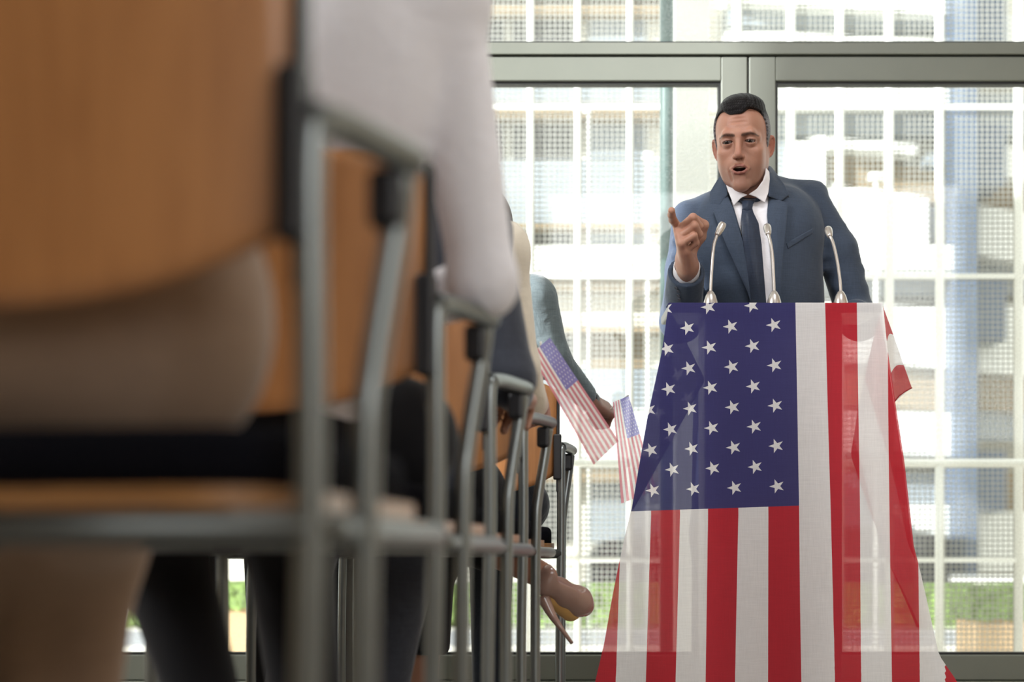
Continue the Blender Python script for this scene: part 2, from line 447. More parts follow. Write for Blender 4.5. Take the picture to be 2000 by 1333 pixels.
for py in (-40, 240, 545, 880):
    piece(pb, 'tower_band', 1884, py, 1965, py + 120, 'slate', BY - 0.1, 1.0)

# street lamps
def lamp(px, ytop, Y, r, label, kind):
    p = P(px, ytop, Y)
    e = empty('street_lamp', (p.x, Y, GZ), label, 'lamp')
    tube('pole', [(p.x, Y, GZ), (p.x, Y, p.z)], r * 0.3, M['white'], e, seg=10)
    if kind == 0: lathe('lamp_head', [(0.01, -r * .5), (r, -r * 0.45), (r * 1.05, 0.1 * r), (r * 0.6, r * 0.5), (0.01, r * 0.55)], p, M['white'], e, 20)
    else: lathe('lamp_head', [(0.01, -r * 1.2), (r * .8, -r), (r, 0), (r * 0.7, r * 0.8), (0.01, r)], p, M['white'], e, 16)
lamp(1712, 346, 12.0, 0.060, 'white mushroom shaped lamp outside, just right of the shoulder of the speaker', 0)
lamp(1266, 305, 13.0, 0.040, 'slim white lamp pole with round head outside, close left of the teal post', 1)
lamp(1148, 214, 13.4, 0.034, 'slimmest white pole with a small round head, farthest left outside', 1)

# hedge, planter, car
def bumpy(name, lo, hi, matn, res=0.05, amp=0.03):
    lo = np.array(lo, float); hi = np.array(hi, float)
    bm = bmesh.new(); add_box(bm, lo, hi)
    n = int(max((hi - lo).max() / res, 2)); 
    bmesh.ops.bisect_plane
    for ax in range(3):
        k = int((hi[ax] - lo[ax]) / res)
        for i in range(1, k):
            co = [0, 0, 0]; co[ax] = lo[ax] + (hi[ax] - lo[ax]) * i / k
            no = [0, 0, 0]; no[ax] = 1
            bmesh.ops.bisect_plane(bm, geom=bm.verts[:] + bm.edges[:] + bm.faces[:], plane_co=co, plane_no=no)
    for v in bm.verts:
        v.co += Vector((random.uniform(-1, 1), random.uniform(-1, 1), random.uniform(-1, 1))) * amp
    return bm_mesh(name, bm)
hd = link('hedge', bumpy('hedge', (-3.4, 16.2, GZ), (5.2, 16.9, zof(1146, 16.2)), 'hedge', 0.09, 0.04), M['hedge'])
props(hd, 'low clipped green hedge along the road outside', 'hedge')
pl = empty('street_planter', (xof(1965, 9.3), 9.5, GZ), 'tan planter box with clipped green plants outside at the right edge', 'planter')
box('planter_box', (xof(1912, 9.3), 9.3, GZ), (xof(2150, 9.3), 9.8, zof(1207, 9.3)), M['planter'], pl, bev=0.01)
link('plants', bumpy('plants', (xof(1892, 9.3), 9.28, zof(1210, 9.3)), (xof(2160, 9.3), 9.82, zof(1146, 9.3)), 'hedge', 0.035, 0.012), M['hedge'], pl)
pl2 = empty('street_planter', (xof(470, 9.3), 9.5, GZ), 'low tan planter with green plants outside, seen under the chairs at left', 'planter')
box('planter_box', (xof(380, 9.3), 9.3, GZ), (xof(560, 9.3), 9.8, zof(1185, 9.3)), M['planter'], pl2, bev=0.01)
link('plants', bumpy('plants', (xof(380, 9.3), 9.28, zof(1190, 9.3)), (xof(560, 9.3), 9.82, zof(1140, 9.3)), 'hedge', 0.035, 0.012), M['hedge'], pl2)

car = empty('parked_car', (2.3, 18.2, GZ), 'dark parked car across the road outside, partly behind the draped lectern', 'car')
def prism(name, prof, y0, y1, mat_, parent, taper=0.0):
    bm = bmesh.new()
    zmax = max(z for _, z in prof); zmin = min(z for _, z in prof)
    A, B = [], []
    for x, z in prof:
        t = (z - zmin) / (zmax - zmin) * taper
        A.append(bm.verts.new((x, y0 + t, z))); B.append(bm.verts.new((x, y1 - t, z)))
    n = len(prof)
    bm.faces.new(A); bm.faces.new(B[::-1])
    for i in range(n): bm.faces.new((A[i], B[i], B[(i + 1) % n], A[(i + 1) % n]))
    return link(name, bm_mesh(name, bm), mat_, parent)
c0 = 0.75
prism('body', [(c0, .02), (c0 - .02, .45), (c0 + .1, .62), (c0 + .9, .74), (c0 + 2.7, .76), (c0 + 3.35, .66), (c0 + 3.4, .05)], 17.4, 19.0, M['car'], car, 0.04)
prism('cabin', [(c0 + .35, .70), (c0 + 1.0, 1.14), (c0 + 1.5, 1.24), (c0 + 2.4, 1.22), (c0 + 3.1, .74)], 17.5, 18.9, M['carglass'], car, 0.18)
for x in (c0 + .65, c0 + 2.75):
    for y in (17.42, 18.85):
        bm = bmesh.new(); tube_into(bm, [(x, y - .08, GZ + .30), (x, y + .1, GZ + .30)], 0.30, 24)
        link('wheel', bm_mesh('wheel', bm), M['tyre'], car)

# ------------------------------------------------------------------ volumes: smooth-blended shapes turned into one skin
class Vol:
    def __init__(s, lo, hi, h):
        s.lo = np.array(lo, float); s.h = h
        n = np.ceil((np.array(hi, float) - s.lo) / h).astype(int) + 1
        s.ax = [s.lo[i] + h * np.arange(n[i]) for i in range(3)]
        s.F = np.full(n, 0.5, np.float32)
    def _sl(s, lo, hi):
        r = []
        for i in range(3):
            a = max(0, int(math.floor((lo[i] - s.lo[i]) / s.h))); b = min(s.F.shape[i], int(math.ceil((hi[i] - s.lo[i]) / s.h)) + 1)
            if b <= a: return None
            r.append(slice(a, b))
        return tuple(r)
    def ap(s, prim, k, mode):
        lo, hi, fn = prim
        pad = k + 3 * s.h
        sl = s._sl(np.array(lo) - pad, np.array(hi) + pad)
        if sl is None: return s
        X = s.ax[0][sl[0]][:, None, None]; Y = s.ax[1][sl[1]][None, :, None]; Z = s.ax[2][sl[2]][None, None, :]
        d = fn(X, Y, Z).astype(np.float32); f = s.F[sl]
        if mode == 'add': s.F[sl] = smin(f, d, k)
        elif mode == 'sub': s.F[sl] = -smin(-f, d, k)
        elif mode == 'int': s.F[sl] = -smin(-f, -d, k)
        return s
    def add(s, prim, k=0.01): return s.ap(prim, k, 'add')
    def sub(s, prim, k=0.005): return s.ap(prim, k, 'sub')
    def each(s, fn):
        X = s.ax[0][:, None, None]; Y = s.ax[1][None, :, None]; Z = s.ax[2][None, None, :]
        s.F = fn(s.F, X, Y, Z).astype(np.float32); return s
    def mesh(s):
        F = s.F; I = F < 0
        I[0] = I[-1] = False; I[:, 0] = I[:, -1] = False; I[:, :, 0] = I[:, :, -1] = False
        c = [I[i:I.shape[0] - 1 + i, j:I.shape[1] - 1 + j, k:I.shape[2] - 1 + k] for i in (0, 1) for j in (0, 1) for k in (0, 1)]
        anyi = c[0].copy(); alli = c[0].copy()
        for a in c[1:]: anyi |= a; alli &= a
        act = anyi & ~alli
        idx = np.argwhere(act)
        vid = np.full(act.shape, -1, np.int32); vid[act] = np.arange(len(idx))
        acc = np.zeros((len(idx), 3)); cnt = np.zeros(len(idx))
        cor = [(0, 0, 0), (0, 0, 1), (0, 1, 0), (0, 1, 1), (1, 0, 0), (1, 0, 1), (1, 1, 0), (1, 1, 1)]
        for a in range(8):
            for b in range(a + 1, 8):
                A, B = np.array(cor[a]), np.array(cor[b])
                if np.abs(A - B).sum() != 1: continue
                ia = tuple((idx + A).T); ib = tuple((idx + B).T)
                m = I[ia] != I[ib]
                fa = F[ia][m].astype(float); fb = F[ib][m].astype(float)
                t = np.clip(fa / np.where(np.abs(fa - fb) < 1e-9, 1e-9, fa - fb), 0.02, 0.98)
                acc[m] += A + (B - A) * t[:, None]; cnt[m] += 1
        V = s.lo + (idx + acc / np.maximum(cnt, 1)[:, None]) * s.h
        Q = []
        for ax in range(3):
            o = [1, 2, 0][ax], [2, 0, 1][ax]
            sa = [slice(1, -1)] * 3; sb = [slice(1, -1)] * 3
            sa[ax] = slice(0, -1); sb[ax] = slice(1, None)
            a, b = I[tuple(sa)], I[tuple(sb)]
            e = np.argwhere(a != b)
            if not len(e): continue
            flip = a[tuple(e.T)]
            e = e.copy()
            for i in range(3):
                if i != ax: e[:, i] += 1
            q = []
            for du, dv in ((-1, -1), (0, -1), (0, 0), (-1, 0)):
                f = e.copy(); f[:, o[0]] += du; f[:, o[1]] += dv
                q.append(vid[tuple(f.T)])
            q = np.stack(q, 1)
            q[~flip] = q[~flip][:, ::-1]
            Q.append(q)
        Q = np.concatenate(Q); Q = Q[(Q >= 0).all(1)]
        return V, Q
def smin(a, b, k):
    if k <= 0: return np.minimum(a, b)
    h = np.maximum(k - np.abs(a - b), 0) / k
    return np.minimum(a, b) - h * h * k * 0.25
def cone(a, b, ra, rb):
    a = np.array(a, float); b = np.array(b, float); ba = b - a; L = max((ba * ba).sum(), 1e-12); r = max(ra, rb)
    def fn(X, Y, Z):
        x, y, z = X - a[0], Y - a[1], Z - a[2]
        t = np.clip((x * ba[0] + y * ba[1] + z * ba[2]) / L, 0, 1)
        return np.sqrt((x - t * ba[0]) ** 2 + (y - t * ba[1]) ** 2 + (z - t * ba[2]) ** 2) - (ra + (rb - ra) * t)
    return np.minimum(a, b) - r, np.maximum(a, b) + r, fn
def ball(c, r): return cone(c, (c[0], c[1], c[2] + 1e-5), r, r)
def ell(c, r, R=None):
    c = np.array(c, float); r = np.array(r, float)
    Rm = None if R is None else np.array(R)       # columns = local axes
    ext = r if R is None else np.abs(Rm) @ r
    def fn(X, Y, Z):
        x, y, z = X - c[0], Y - c[1], Z - c[2]
        if Rm is not None:
            x, y, z = (x * Rm[0, i] + y * Rm[1, i] + z * Rm[2, i] for i in range(3))
        k0 = np.sqrt((x / r[0]) ** 2 + (y / r[1]) ** 2 + (z / r[2]) ** 2)
        k1 = np.sqrt((x / r[0] ** 2) ** 2 + (y / r[1] ** 2) ** 2 + (z / r[2] ** 2) ** 2)
        return k0 * (k0 - 1) / np.maximum(k1, 1e-6)
    return c - ext, c + ext, fn
def rot(ax, deg): return np.array(Matrix.Rotation(math.radians(deg), 3, ax))

def join(parts):
    V, Q, C, n = [], [], [], 0
    for p in parts:
        V.append(p[0]); Q.append(p[1] + n); n += len(p[0])
        if len(p) > 2: C.append(p[2])
    return np.concatenate(V), np.concatenate(Q), (np.concatenate(C) if C else None)

def vnoise(p, f, seed=0):
    """cheap smooth noise in [-1,1] from summed sines"""
    r = np.random.RandomState(seed); o = np.zeros(len(p))
    for _ in range(6):
        k = r.normal(size=3) * f; o += np.sin(p @ k + r.uniform(0, 6.28))
    return o / 6 * 1.6

def hand(w, f, n, thumb_side, curls, size=1.0, spread=1.0, h=0.0026, thumb=None, arm=None, point=0.0):
    """a hand with five fingers. w wrist, f direction of the fingers, n palm side, curls = three bends per finger (index..little)"""
    f = Vector(f).normalized(); n = Vector(n); n = (n - f * n.dot(f)).normalized(); s = Vector(thumb_side); s = (s - f * s.dot(f) - n * s.dot(n)).normalized()
    w = Vector(w); q = size
    def at(a, b, c): return w + f * a * q + s * b * q + n * c * q
    lo = np.array(w) - 0.24 * q; hi = np.array(w) + 0.24 * q
    pr = []
    mcp = [(0.092, 0.026), (0.095, 0.008), (0.090, -0.0095), (0.082, -0.026)]
    for i, (a, b) in enumerate(mcp):
        pr.append((cone(at(0.0, b * 0.75, 0.0), at(a, b, 0), 0.0155 * q, 0.0118 * q), 0.012))
    pr.append((cone(at(0.015, -0.018, 0.006), at(0.055, -0.026, 0.006), 0.014 * q, 0.011 * q), 0.012))
    if arm is not None: pr.append((cone(Vector(arm), at(-0.005, 0, 0), 0.0265 * q, 0.0235 * q), 0.018))
    pr.append((cone(at(-0.012, 0, 0), at(0.012, 0, 0), 0.0235 * q, 0.0235 * q), 0.014))
    # thumb: leaves the side of the palm near its base
    if thumb is None: thumb = [(0.025, 0.030, 0.010), (0.055, 0.046, 0.020), (0.085, 0.045, 0.030), (0.108, 0.038, 0.036)]
    tr = [0.0145, 0.0125, 0.0112, 0.0092]
    for i in range(3): pr.append((cone(at(*thumb[i]), at(*thumb[i + 1]), tr[i] * q, tr[i + 1] * q), 0.007 if i else 0.014))
    fing = []
    lens = [(0.043, 0.026, 0.021), (0.047, 0.030, 0.022), (0.043, 0.028, 0.021), (0.034, 0.021, 0.019)]
    rad = [0.0096, 0.0098, 0.0094, 0.0084]
    for i in range(4):
        p = at(mcp[i][0], mcp[i][1], 0); ang = 0.0; sp = (i - 1.2) * -0.05 * spread + (point if i == 0 else 0.0)
        seg = []
        for j in range(3):
            ang += math.radians(curls[i][j])
            d = (f * math.cos(ang) + n * math.sin(ang) + s * sp).normalized()
            p2 = p + d * lens[i][j] * q
            r0 = rad[i] * (1.06 - 0.07 * j) * q
            seg.append((cone(p, p2, r0, r0 * 0.93), 0.004)); p = p2
        fing.append(seg)
    v = Vol(lo, hi, h)
    for a, k in pr: v.add(a, k * q)
    for seg in fing:
        v2 = Vol(lo, hi, h)
        for a, k in seg: v2.add(a, k * q)
        v.F = smin(v.F, v2.F, 0.0028 * q)
    return v.mesh()

# ------------------------------------------------------------------ the lectern
LY = 4.55
lec = empty('lectern', (xof(1515, LY), LY + 0.12, 0), 'grey column lectern under the large striped flag, in front of the speaker', 'lectern')
LZ = zof(592, LY)
LX0, LX1 = xof(1306, LY), xof(1722, LY)
box('top_board', (LX0, LY, LZ - 0.024), (LX1, LY + 0.235, LZ - 0.002), M['acrylic'], lec, bev=0.004)
box('column', (xof(1380, LY), LY + 0.045, 0.03), (xof(1652, LY), LY + 0.205, LZ - 0.024), M['lectern'], lec, bev=0.006)
box('base_plate', (xof(1350, LY), LY + 0.03, 0.0), (xof(1690, LY), LY + 0.26, 0.03), M['lectern'], lec, bev=0.006)

# the flag draped over it
def flag_mat(name, transl=0.26, bright=1.0, redc=(202, 54, 66), bluec=(72, 70, 122)):
    m, nt, b = new_mat(name); nt.nodes.remove(b); out = nt.nodes['Material Output']
    L = nt.links
    uv = nd(nt, 'ShaderNodeUVMap'); uv.uv_map = 'UVMap'
    sp = nd(nt, 'ShaderNodeSeparateXYZ'); L.new(uv.outputs[0], sp.inputs[0])
    U, V = sp.outputs[0], sp.outputs[1]                 # u in stripes (0..13), v in star rows from the hoist (0..)
    def mth(op, a, b_=None, c=None):
        n = nd(nt, 'ShaderNodeMath', operation=op)
        for i, q in enumerate((a, b_, c)):
            if q is None: continue
            if isinstance(q, (int, float)): n.inputs[i].default_value = q
            else: L.new(q, n.inputs[i])
        return n.outputs[0]
    stripe = mth('LESS_THAN', mth('MODULO', U, 2.0), 1.0)            # 1 = red
    canton = mth('MULTIPLY', mth('LESS_THAN', U, 7.0), mth('LESS_THAN', V, 12.0))
    a = mth('MULTIPLY', U, 10.0 / 7.0)
    p_ = mth('MULTIPLY', mth('ADD', a, V), 0.5); q_ = mth('MULTIPLY', mth('SUBTRACT', a, V), 0.5)
    pr, qr = mth('ROUND', p_), mth('ROUND', q_)
    a0, b0 = mth('ADD', pr, qr), mth('SUBTRACT', pr, qr)
    da, db = mth('SUBTRACT', a0, a), mth('SUBTRACT', V, b0)          # tip points to low u
    r = mth('SQRT', mth('ADD', mth('MULTIPLY', da, da), mth('MULTIPLY', db, db)))
    th = mth('ARCTAN2', db, da)
    fold = 2 * math.pi / 5
    t = mth('ABSOLUTE', mth('SUBTRACT', mth('FLOORED_MODULO', mth('ADD', th, fold / 2), fold), fold / 2))
    px, py = mth('MULTIPLY', r, mth('COSINE', t)), mth('MULTIPLY', r, mth('SINE', t))
    R = 0.37; ri = R * 0.382; ix, iy = ri * math.cos(math.pi / 5), ri * math.sin(math.pi / 5)
    # inside when (ix-R)*(py) - iy*(px-R) > 0
    cr = mth('SUBTRACT', mth('MULTIPLY', py, ix - R), mth('MULTIPLY', mth('SUBTRACT', px, R), iy))
    star = mth('GREATER_THAN', cr, 0.0)
    for lo_, hi_, w in ((0.5, 9.5, a0), (0.5, 11.5, b0)):
        star = mth('MULTIPLY', star, mth('MULTIPLY', mth('GREATER_THAN', w, lo_), mth('LESS_THAN', w, hi_)))
    def mixc(f, c1, c2):
        n = nd(nt, 'ShaderNodeMix'); n.data_type = 'RGBA'
        L.new(f, n.inputs[0])
        for i, c in ((6, c1), (7, c2)):
            if isinstance(c, tuple): n.inputs[i].default_value = c + (1,)
            else: L.new(c, n.inputs[i])
        return n.outputs[2]
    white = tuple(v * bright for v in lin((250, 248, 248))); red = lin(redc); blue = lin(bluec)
    base = mixc(canton, mixc(stripe, white, red), mixc(star, blue, white))
    tc = nd(nt, 'ShaderNodeTexCoord')
    fac = None
    for st in ((1400, 60, 25), (25, 60, 1400)):
        mp = nd(nt, 'ShaderNodeMapping'); mp.inputs['Scale'].default_value = st; L.new(tc.outputs['Object'], mp.inputs[0])
        nz = nd(nt, 'ShaderNodeTexNoise'); nz.inputs['Scale'].default_value = 1; nz.inputs['Detail'].default_value = 1; L.new(mp.outputs[0], nz.inputs['Vector'])
        fac = nz.outputs[0] if fac is None else mth('ADD', fac, nz.outputs[0])
    mr = nd(nt, 'ShaderNodeMapRange'); mr.inputs[1].default_value = .6; mr.inputs[2].default_value = 1.4; mr.inputs[3].default_value = .90; mr.inputs[4].default_value = 1.08
    L.new(fac, mr.inputs[0])
    vs = nd(nt, 'ShaderNodeVectorMath', operation='SCALE'); L.new(base, vs.inputs[0]); L.new(mr.outputs[0], vs.inputs['Scale'])
    df = nd(nt, 'ShaderNodeBsdfDiffuse'); tl = nd(nt, 'ShaderNodeBsdfTranslucent'); tp = nd(nt, 'ShaderNodeBsdfTransparent')
    L.new(vs.outputs[0], df.inputs[0]); L.new(vs.outputs[0], tl.inputs[0])
    holes = nd(nt, 'ShaderNodeMix'); holes.data_type = 'RGBA'; holes.inputs[0].default_value = 0.6; L.new(vs.outputs[0], holes.inputs[6]); holes.inputs[7].default_value = (1, 1, 1, 1)
    L.new(holes.outputs[2], tp.inputs[0])
    m1 = nd(nt, 'ShaderNodeMixShader'); m1.inputs[0].default_value = transl; L.new(df.outputs[0], m1.inputs[1]); L.new(tl.outputs[0], m1.inputs[2])
    m2 = nd(nt, 'ShaderNodeMixShader'); m2.inputs[0].default_value = 0.17; L.new(m1.outputs[0], m2.inputs[1]); L.new(tp.outputs[0], m2.inputs[2])
    L.new(m2.outputs[0], out.inputs[0]); return m
M['flag'] = flag_mat('flag_cloth')
M['flaglet'] = flag_mat('small_flag_cloth', 0.6, 1.12, (240, 158, 172), (160, 154, 220))  # sun glow and motion blur put into the pale flag colours

TY = [592, 1000, 1333, 1396]
TU = np.array([[1129, 1189, 1250, 1311, 1371, 1432, 1492, 1553, 1611, 1673, 1733, 1793, 1853, 1913],
               [1155, 1213, 1271, 1327, 1382, 1442, 1500, 1560, 1620, 1677, 1735, 1790, 1845, 1900],
               [1160, 1201, 1259, 1316, 1376, 1433, 1499, 1562, 1626, 1676, 1735, 1793, 1845, 1868],
               [1150, 1194, 1255, 1314, 1374, 1432, 1499, 1562, 1627, 1676, 1736, 1795, 1850, 1882]], float)
def urow(y): return np.array([np.interp(y, TY, TU[:, i]) for i in range(14)])
def u_of(x, y):
    r = urow(y)
    if x < r[0]: return (x - r[0]) / 60.0
    if x > r[-1]: return 13 + (x - r[-1]) / 60.0
    return float(np.interp(x, r, np.arange(14)))
def xL(y): return np.interp(y, [592, 684, 816, 994, 1028, 1120, 1177, 1257, 1333, 1396], [1306, 1293, 1264, 1233, 1224, 1204, 1193, 1179, 1161, 1150])
def xR(y): return np.interp(y, [592, 690, 787, 902, 1068, 1097, 1171, 1280, 1333, 1396], [1723, 1734, 1748, 1765, 1782, 1790, 1808, 1832, 1867, 1880])
def v_of(x, y): return 12.0 - (994.0 - (x - 1400) * 0.035 + 0.0 - y) / 39.4
def wav(x, y):
    g = np.clip((y - 600) / 800.0, 0, 1)
    return -0.004 - 0.016 * g * math.sin((x - 1160) / 62.0 + 0.6 * math.sin(y / 260.0)) - 0.006 * g * math.sin(x / 23.0 + y / 170.0) - 0.03 * g * g
def sheet(name, ys, xa, xb, nx, dY, uvf, parent, thick=0.0007):
    V, UV = [], []
    for y in ys:
        a, b_ = xa(y), xb(y)
        for i in range(nx + 1):
            x = a + (b_ - a) * i / nx
            Y = LY + wav(x, y) + dY(x, y)
            # spread measured on the plane of the lectern front
            p = P(x, y, LY); V.append((p.x, Y, p.z)); UV.append(uvf(x, y))
    n = nx + 1; F = [(j * n + i, j * n + i + 1, (j + 1) * n + i + 1, (j + 1) * n + i) for j in range(len(ys) - 1) for i in range(nx)]
    return grid_cloth(name, V, F, UV, parent, M['flag'])
def grid_cloth(name, V, F, UV, parent, mt):
    me = npmesh(name, V, F, True)
    l = me.uv_layers.new(name='UVMap')
    UVa = np.array(UV, np.float32)
    li = np.empty(len(me.loops), np.int32); me.loops.foreach_get('vertex_index', li)
    l.data.foreach_set('uv', UVa[li].ravel())
    return link(name, me, mt, parent)
fl = empty('large_flag', (xof(1515, LY), LY, LZ), 'large flag with white stars on blue and red stripes draped over the lectern', 'flag')
ys = np.concatenate([np.linspace(592, 640, 8), np.linspace(652, 1396, 62)])
sheet('front_cloth', ys, xL, xR, 90, lambda x, y: 0.0, lambda x, y: (u_of(x, y), v_of(x, y)), fl)
def inL(y): return np.interp(y, [600, 742, 1000], [1307, 1378, 1235])
sheet('folded_edge', np.linspace(604, 996, 34), lambda y: xL(y) + 1, lambda y: max(inL(y), xL(y) + 1.2), 20, lambda x, y: 0.010,
      lambda x, y: (2 * u_of(xL(y), y) - u_of(x, y) + 0.4, v_of(x, y) - 0.25 * (x - xL(y)) / 40), fl)
def inR(y): return np.interp(y, [600, 700, 800, 890, 935, 1110, 1228], [1722, 1698, 1676, 1661, 1676, 1738, 1790])
sheet('folded_edge', np.linspace(604, 1226, 46), lambda y: min(inR(y), xR(y) - 1.2), lambda y: xR(y) - 1, 20, lambda x, y: 0.012,
      lambda x, y: (2 * u_of(xR(y), y) - u_of(x, y), 20.0), fl)
# the part lying on the board
V, UV = [], []
nx, ny = 70, 8
for j in range(ny + 1):
    Y = LY - 0.004 + 0.094 * j / ny
    for i in range(nx + 1):
        x = 1306 + (1723 - 1306) * i / nx
        V.append(((x - CX) * LY / FPX, Y, LZ + (0.0006 if j else -0.0015))); UV.append((u_of(x, 592), v_of(x, 592) - 1.77 * j / ny))
F = [(j * (nx + 1) + i, j * (nx + 1) + i + 1, (j + 1) * (nx + 1) + i + 1, (j + 1) * (nx + 1) + i) for j in range(ny) for i in range(nx)]
grid_cloth('top_cloth', V, F, UV, fl, M['flag'])
# corner hanging at the right
outer = [(1723, 594), (1745, 655), (1765, 713), (1781, 758)]; inner = [(1725, 600), (1732, 668), (1739, 730), (1747, 786)]
V, UV = [], []; N, Mx = 24, 8
for j in range(N + 1):
    t = j / N; o_ = [np.interp(t * 3, range(4), [q[k] for q in outer]) for k in (0, 1)]; i_ = [np.interp(t * 3, range(4), [q[k] for q in inner]) for k in (0, 1)]
    for i in range(Mx + 1):
        s = i / Mx; x = i_[0] + (o_[0] - i_[0]) * s; y = i_[1] + (o_[1] - i_[1]) * s
        Y = LY + 0.004 + 0.05 * s * t + 0.012 * math.sin(s * 3.1) * t
        p = P(x, y, Y); V.append(p); UV.append((10.02 + 2.95 * t + 0.12 * math.sin(s * 3.14), 20.0))
F = [(j * (Mx + 1) + i, j * (Mx + 1) + i + 1, (j + 1) * (Mx + 1) + i + 1, (j + 1) * (Mx + 1) + i) for j in range(N) for i in range(Mx)]
grid_cloth('hanging_corner', V, F, UV, fl, M['flag'])
hem = bmesh.new()
tube_into(hem, [P(1747, 785, LY + .003), P(1756, 774, LY + .012), P(1768, 765, LY + .035), P(1781, 758, LY + .052)], 0.0016, 6)
link('hem', bm_mesh('hem', hem, True), mat('red_hem', (150, 24, 34), 0.8), fl)

# microphones
MY = LY + 0.118
def mic(pts, head, label):
    b = P(pts[0][0], 0, MY); b.z = LZ
    e = empty('gooseneck_microphone', b, label, 'microphone', 'microphones on the lectern')
    lathe('base', [(0.0185, -0.001), (0.019, 0.006), (0.0175, 0.020), (0.0135, 0.034), (0.008, 0.044), (0.0035, 0.048)], b, M['silver'], e, 40)
    pp = catmull([Vector((b.x, MY, LZ + 0.044))] + [P(x, y, MY + dy) for x, y, dy in pts[1:]], 10)
    tube('gooseneck', pp, 0.0040, M['silver'], e, 14)
    a, c = P(head[0], head[1], MY + head[2]), P(head[3], head[4], MY + head[5])
    d = (c - a)
    bm = bmesh.new(); tube_into(bm, [a, a + d * .12, a + d * .5, a + d * .8, a + d * .95, c], [0.0052, 0.0072, 0.0098, 0.0102, 0.0088, 0.0040], 24)
    h = link('microphone_head', bm_mesh('microphone_head', bm, True), M['silver'], e)
mic([(1388, 0), (1389, 545, 0), (1392, 500, 0), (1395, 476, 0), (1402, 456, 0)], (1400, 461, 0, 1413, 436, 0.012), 'silver gooseneck microphone nearest the pointing hand, bent to the right')
mic([(1512, 0), (1511, 545, 0), (1509, 505, 0), (1505, 475, 0), (1500, 456, .004)], (1501, 459, .002, 1498, 441, 0.028), 'silver gooseneck microphone in the middle, in front of the tie')
mic([(1642, 0), (1640, 545, 0), (1635, 510, 0), (1627, 475, 0), (1620, 460, .004)], (1621, 463, .002, 1617, 446, 0.028), 'silver gooseneck microphone on the right, in front of the bent sleeve')

# ------------------------------------------------------------------ the speaker
M['skin'] = vcol_mat('skin', 0.46, 0.12, 0.25, 500, 0.4)
M['hair'] = vcol_mat('hair', 0.55, 0, 0.8, 260, 0.15, (5, 0.5, 0.5))
M['suit'] = cloth_mat('blue_suit_wool', (62, 73, 90), 0.75, 620, 0.14, 0.2, 0.25, 9)
M['shirt'] = cloth_mat('white_shirt', (244, 242, 246), 0.7, 1500, 0.03, 0.1, 0.3, 16)
M['tie'] = cloth_mat('blue_tie', (46, 55, 72), 0.42, 1200, 0.25, 0.25)
M['trouser'] = M['suit']
M['eye'] = vcol_mat('eye', 0.18, 0, 0, 1, 0.35)
M['mouthdark'] = mat('mouth_inside', (40, 14, 14), 0.6)
M['teeth'] = mat('teeth', (200, 190, 176), 0.3)
M['shoe'] = mat('dark_shoe_leather', (34, 26, 24), 0.3)
SK = np.array(lin((172, 126, 106)))

